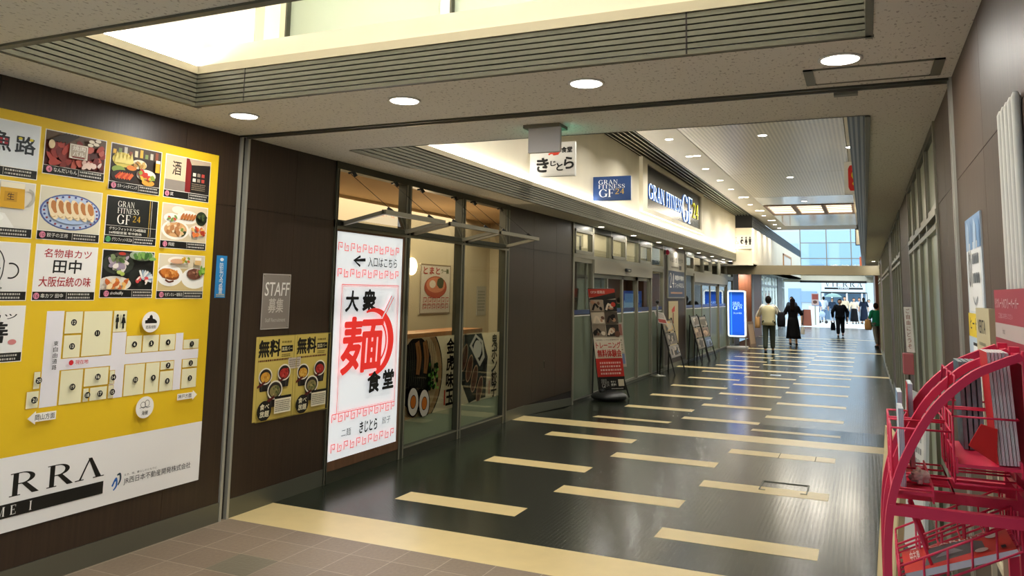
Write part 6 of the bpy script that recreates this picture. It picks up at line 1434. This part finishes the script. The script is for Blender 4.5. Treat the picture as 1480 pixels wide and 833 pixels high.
    def torso(ext=0., hem=.84, nk=1.445):
        rs = [(hem, .185, .145), (.95, .175, .135), (1.10, .158, .122), (1.26, .185, .130), (1.335, .198, .118), (1.385, .165, .098), (1.42, .105, .078), (nk, .066, .062)]
        return [[((w_*B+ext)*math.cos(2*PI*a/20), (d_*B+ext)*math.sin(2*PI*a/20), z) for a in range(20)] for z, w_, d_ in rs]
    J['nek'] = (0, 0, 1.405)
    g = MB(); tmp = MB(); tmp.loft(torso(), CLOTH)
    for i in '01':
        e, sh, wr_ = Vector(J['el'+i]), Vector(J['sh'+i]), Vector(J['wr'+i])
        sh0 = sh+Vector((-sh.x*.25, 0, .0))
        P = [sh0, sh, (sh+e)/2]; Q = [.075*B, .078*B, .068*B]
        if sleeve != 'short': P.append(e+(e-sh)*.02); Q.append(.062*B)
        if sleeve == 'long': P += [(e+wr_)/2, wr_*.95+e*.05]; Q += [.054*B, .044*B]
        sm = smooth([tuple(p)+(q,) for p, q in zip(P, Q)], 4)
        tmp.tube([p[:3] for p in sm], [p[3] for p in sm], CLOTH, 12)
    put(g, tmp.v, tmp.f, sleeve_col or top); g.build('shirt', body)
    if vest:
        g = MB(); tmp = MB(); tmp.loft(torso(.016, .83, 1.425), CLOTH); put(g, tmp.v, tmp.f, vest); g.build('vest', body)
    # lower garment
    g = MB()
    if skirt:
        tmp = MB(); rings = []
        for q in range(7):
            t_ = q/6; z = 1.02+(skirt-1.02)*t_; w_ = .165+.02*min(1, t_*5)+.075*t_
            rings.append([(w_*math.cos(2*PI*a/20)*(1+.05*math.cos(5*2*PI*a/20)*t_), (w_*.78+abs(stride)*.35*t_)*math.sin(2*PI*a/20), z) for a in range(20)])
        tmp.loft(rings, CLOTH); put(g, tmp.v, tmp.f, bottom); g.build('skirt', body)
    else:
        N = ['pel']; Rd = [(.125*B, .10*B)]; Ed = []
        for i in '01':
            low = 'kn' if shorts else 'an'
            N += ['hi'+i, 'kn'+i]+([] if shorts else ['an'+i]); Rd += [.108*B, .080*B]+([] if shorts else [.066*B]); Ed += [('pel', 'hi'+i), ('hi'+i, 'kn'+i)]+([] if shorts else [('kn'+i, 'an'+i)])
        put(g, *sk(N, Rd, Ed), bottom); g.build('trousers', body)
    for i in '01':
        g = MB(); a, t_ = Vector(J['an'+i]), Vector(J['to'+i]); tmp = MB()
        lift = a.z-.10
        tmp.loft([[(a.x+.042*math.cos(2*PI*q/12)*(1 if f_ < 2 else .93), (a.y+t_.y)/2+(.125-.015*f_)*math.sin(2*PI*q/12), .0+zz+lift*.7) for q in range(12)] for f_, zz in enumerate((0, .04, .07))], CLOTH); put(g, tmp.v, tmp.f, shoes); g.build('shoe', body)
    if mask:
        g = MB(); tmp = MB(); tmp.ball(hc+Vector((0, .065, -.05)), .056, .045, .045, CLOTH, n=12, m=8); put(g, tmp.v, tmp.f, '#e9eef2'); g.build('face_mask', body)
    return X, J
ZF = -.09
def bag(loc, wd, dp, h, col, label, strap, name='handbag'):
    t = empty(name, loc, label, 'bag'); c = Vector(loc); g = MB(); rings = []
    for q, (k_, z) in enumerate(((.85, 0), (1.0, .15), (1.02, .5), (.85, .85), (.72, 1.0))):
        rings.append([c+Vector((wd/2*k_*math.copysign(abs(math.cos(2*PI*a/16))**.6, math.cos(2*PI*a/16)), dp/2*k_*math.copysign(abs(math.sin(2*PI*a/16))**.6, math.sin(2*PI*a/16)), h*z)) for a in range(16)])
    g.loft(rings, CLOTH, S(col)); g.build('bag_body', t)
    g = MB(); g.tube([Vector(p) for p in strap], .012, CLOTH, 6, S(col)); g.build('strap', t)
# woman with two bags, seen from behind
px, py = -2.73, 25.49
X, J = person((px, py, ZF), 1.70, 0, 'person from behind in beige vest and white sleeves carrying two shoulder bags', top='#d9d5c8', vest='#b9b392', bottom='#3d443c', hair='#15100e', bulk=1.1, stride=.10, elbow_out=.12, arms=((.10, .10), (.10, .10)), shoes='#23282d')
bag((px-.33, py+.02, ZF+.74), .16, .26, .34, '#b08a5e', 'tan shoulder bag on the left hip of the person in the beige vest', [(px-.33, py-.08, ZF+1.05), (px-.26, py-.07, ZF+1.3), (px-.17, py-.02, ZF+1.455), (px-.25, py+.1, ZF+1.25), (px-.33, py+.1, ZF+1.05)])
bag((px+.37, py-.02, ZF+.80), .24, .34, .44, '#15151a', 'large black shoulder bag on the right side of the person in the beige vest', [(px+.34, py-.1, ZF+1.2), (px+.27, py-.09, ZF+1.35), (px+.17, py-.04, ZF+1.46), (px+.26, py+.1, ZF+1.3), (px+.34, py+.1, ZF+1.2)])
# woman in long black dress
px, py = -2.35, 29.58
X, J = person((px, py, ZF), 1.64, 0, 'person from behind in a long black dress with dark hair down the back', top='#131316', bottom='#121214', sleeve='half', skirt=.26, hair='#191210', hair_len=.34, stride=.12, elbow_out=.10, shoes='#101012')
h = X(J['ha0']); bag((h.x+.02, h.y, h.z-.36), .14, .10, .26, '#e2e0da', 'small white carrier bag held by the person in the long black dress', [(h.x-.03, h.y, h.z-.12), (h.x, h.y, h.z-.02), (h.x+.06, h.y, h.z-.12)], 'carrier_bag')
# man in black walking this way
px, py = -1.03, 37.67
X, J = person((px, py, ZF), 1.62, PI, 'person in loose black top and dark trousers walking towards the camera with a black bag', top='#111114', bottom='#1b1c1e', hair='#16110f', bulk=1.22, stride=.11, elbow_out=.11, shoes='#4a4a4a')
h = X(J['ha0']); bag((h.x, h.y, h.z-.50), .20, .14, .34, '#0f0f12', 'black handbag held low by the person in loose black top', [(h.x-.05, h.y, h.z-.18), (h.x, h.y, h.z-.02), (h.x+.05, h.y, h.z-.18)])
# person in green at the right wall
px, py = .33, 30.2
X, J = person((px, py, ZF), 1.53, .5, 'person in green top and grey trousers stepping out of the alcove on the right', top='#1f7a58', bottom='#75736a', sleeve='half', hair='#1c1410', stride=.13, elbow_out=.04, bend=(1,), arms=((.1, .05), (.05, .2)))
h = X(J['ha1']); bag((h.x-.02, h.y-.02, h.z-.42), .24, .22, .36, '#b98d5b', 'tan tote bag hugged by the person in the green top', [(h.x-.08, h.y, h.z-.1), (h.x, h.y, h.z+.0), (h.x+.08, h.y, h.z-.1)], 'tote_bag')
# masked walker beyond
person((-3.25, 40.5, ZF), 1.68, PI, 'person wearing a white face mask walking behind the person in the long black dress', top='#3a3d42', bottom='#26282c', hair='#15100e', mask=True, detail=False)
# people out on the plaza
for x, y, H, hd, kw, lab in (
    (-1.22, 56.0, 1.74, PI, dict(top='#c9b79a', bottom='#1d1d20'), 'distant person in beige jacket and black trousers on the bright plaza'),
    (-.68, 56.5, 1.66, PI, dict(top='#d9c7ae', bottom='#141416', skirt=.15, sleeve='half'), 'distant person in cream blouse and long black skirt on the bright plaza'),
    (-.36, 57.5, 1.68, PI, dict(top='#b9c4d4', bottom='#dfe3e8', sleeve='half'), 'distant person in pale blue top and white trousers on the bright plaza'),
    (-.10, 56.8, 1.70, 0, dict(top='#1b2232', bottom='#1b2232', skirt=.2, sleeve='half', hair_len=.2), 'distant person in navy dress seen from behind on the bright plaza'),
    (.22, 57.2, 1.58, PI, dict(top='#e3e6ea', bottom='#c4ccd6', sleeve='half'), 'distant person all in white at the right edge of the bright plaza'),
    (-2.95, 56.5, 1.66, PI, dict(top='#5f7fa8', bottom='#3f5878', sleeve='half'), 'distant person in blue shirt and blue trousers left on the bright plaza'),
    (-2.62, 58.5, 1.72, 0, dict(top='#d5dde6', bottom='#6d86a6', sleeve='half'), 'distant person in white shirt and pale jeans seen from behind on the plaza'),
    (-2.05, 58.0, 1.62, PI, dict(top='#2e3c50', bottom='#8fa2b8', sleeve='half'), 'distant person in dark shirt under the grey-green umbrella on the plaza')):
    X, J = person((x, y, ZF), H, hd, lab, group='people on the bright plaza', hair='#1d1815', detail=False, stride=.09, **kw)
t = empty('umbrella', (-2.02, 58.0, ZF), 'open grey-green umbrella held up on the bright plaza', 'umbrella')
g = MB(); cu_ = Vector((-1.98, 58.05, ZF+1.75)); vs = [cu_+Vector((0, 0, .22))]; fs = []
for r_, z_ in ((.25, .18), (.45, .08), (.56, -.04)): vs += [cu_+Vector((r_*math.cos(PI/4*q), r_*math.sin(PI/4*q), z_)) for q in range(8)]
fs = [(0, 1+q, 1+(q+1) % 8) for q in range(8)]+[(1+8*r_+q, 9+8*r_+q, 9+8*r_+(q+1) % 8, 1+8*r_+(q+1) % 8) for r_ in range(2) for q in range(8)]
g.add(vs, fs, CLOTH, S('#7f9a94')); g.build('canopy', t)
g = MB(); g.tube([(cu_.x, cu_.y, cu_.z+.26), (cu_.x, cu_.y, cu_.z-.85)], .008, M['black'], 6); g.build('shaft', t)
# stroller among the people on the plaza
t = empty('stroller', (-2.55, 55.5, ZF), 'pale stroller standing on the bright plaza', 'stroller')
g = MB(); g.bar((-2.75, 55.5, ZF+.12), (-2.45, 55.5, ZF+.95), .03, .03, M['alu']); g.bar((-2.35, 55.5, ZF+.12), (-2.65, 55.5, ZF+.75), .03, .03, M['alu']); g.build('frame', t)
g = MB(); g.ball((-2.6, 55.5, ZF+.58), .2, .22, .2, CLOTH, S('#9fb0c4')); g.build('seat', t)
for x in (-2.75, -2.35):
    for y in (55.3, 55.7): g = MB(); g.lathe((x, y, ZF+.09), [(.09, -.02), (.09, .02)], M['black'], 16, axis='y'); g.build('wheel', t)
# ================================================================== FAR SIGNS
t = empty('sandwich_board', (-3.15, 50.3, ZF), 'black and brown sandwich board at the far end of the passage', 'sign')
g = MB(); g.hexa([(-3.42, 50.0, ZF), (-2.92, 50.0, ZF), (-2.92, 50.03, ZF), (-3.42, 50.03, ZF), (-3.36, 50.25, ZF+.95), (-2.98, 50.25, ZF+.95), (-2.98, 50.28, ZF+.95), (-3.36, 50.28, ZF+.95)], INK, S('#8a4a34')); g.build('front_board', t)
g = MB(); g.hexa([(-3.45, 50.55, ZF), (-2.95, 50.55, ZF), (-2.95, 50.58, ZF), (-3.45, 50.58, ZF), (-3.40, 50.26, ZF+.95), (-3.02, 50.26, ZF+.95), (-3.02, 50.29, ZF+.95), (-3.40, 50.29, ZF+.95)], M['black']); g.build('rear_board', t)
g = MB(); g.box(-3.52, -3.40, 50.0, 50.6, ZF, ZF+.9, M['black']); g.build('side_panel', t)
t = empty('poster_stand', (-2.85, 52.0, ZF), 'white stand topped by a red-brown poster behind the sandwich board', 'sign')
g = MB(); g.box(-3.2, -2.6, 52.0, 52.05, ZF, ZF+1.15, M['white']); g.build('white_panel', t)
s = fsheet(-3.02, 51.96, 1.10, step=.002); s.base(.42, .72, .02, '#b59a92'); s.rect(.03, .35, .39, .68, '#8a4238'); s.ell(.2, .2, .13, .1, '#5a3a30'); s.build('poster_face', parent=t)
g = MB(); g.box(-2.84, -2.80, 51.98, 52.0, ZF, 1.10, M['alu']); g.build('post', t)
t = empty('mall_sign', (-1.45, 61.9, 2.0), 'white mall name sign in black capitals over the far plaza entrance', 'sign')
s = fsheet(-2.9, 61.92, 2.0, step=.003); s.base(2.95, .80, .05, '#cdd6db'); s.serif('VIERRL', .25, .37, 2.75, .76, '#16181a', .3); s.rect(.22, .18, 2.78, .31, '#16181a'); s.text('HIMEJI', 1.15, .20, 1.85, .29, '#e9eef0', .02); s.build('sign_face', parent=t)
"""end"""
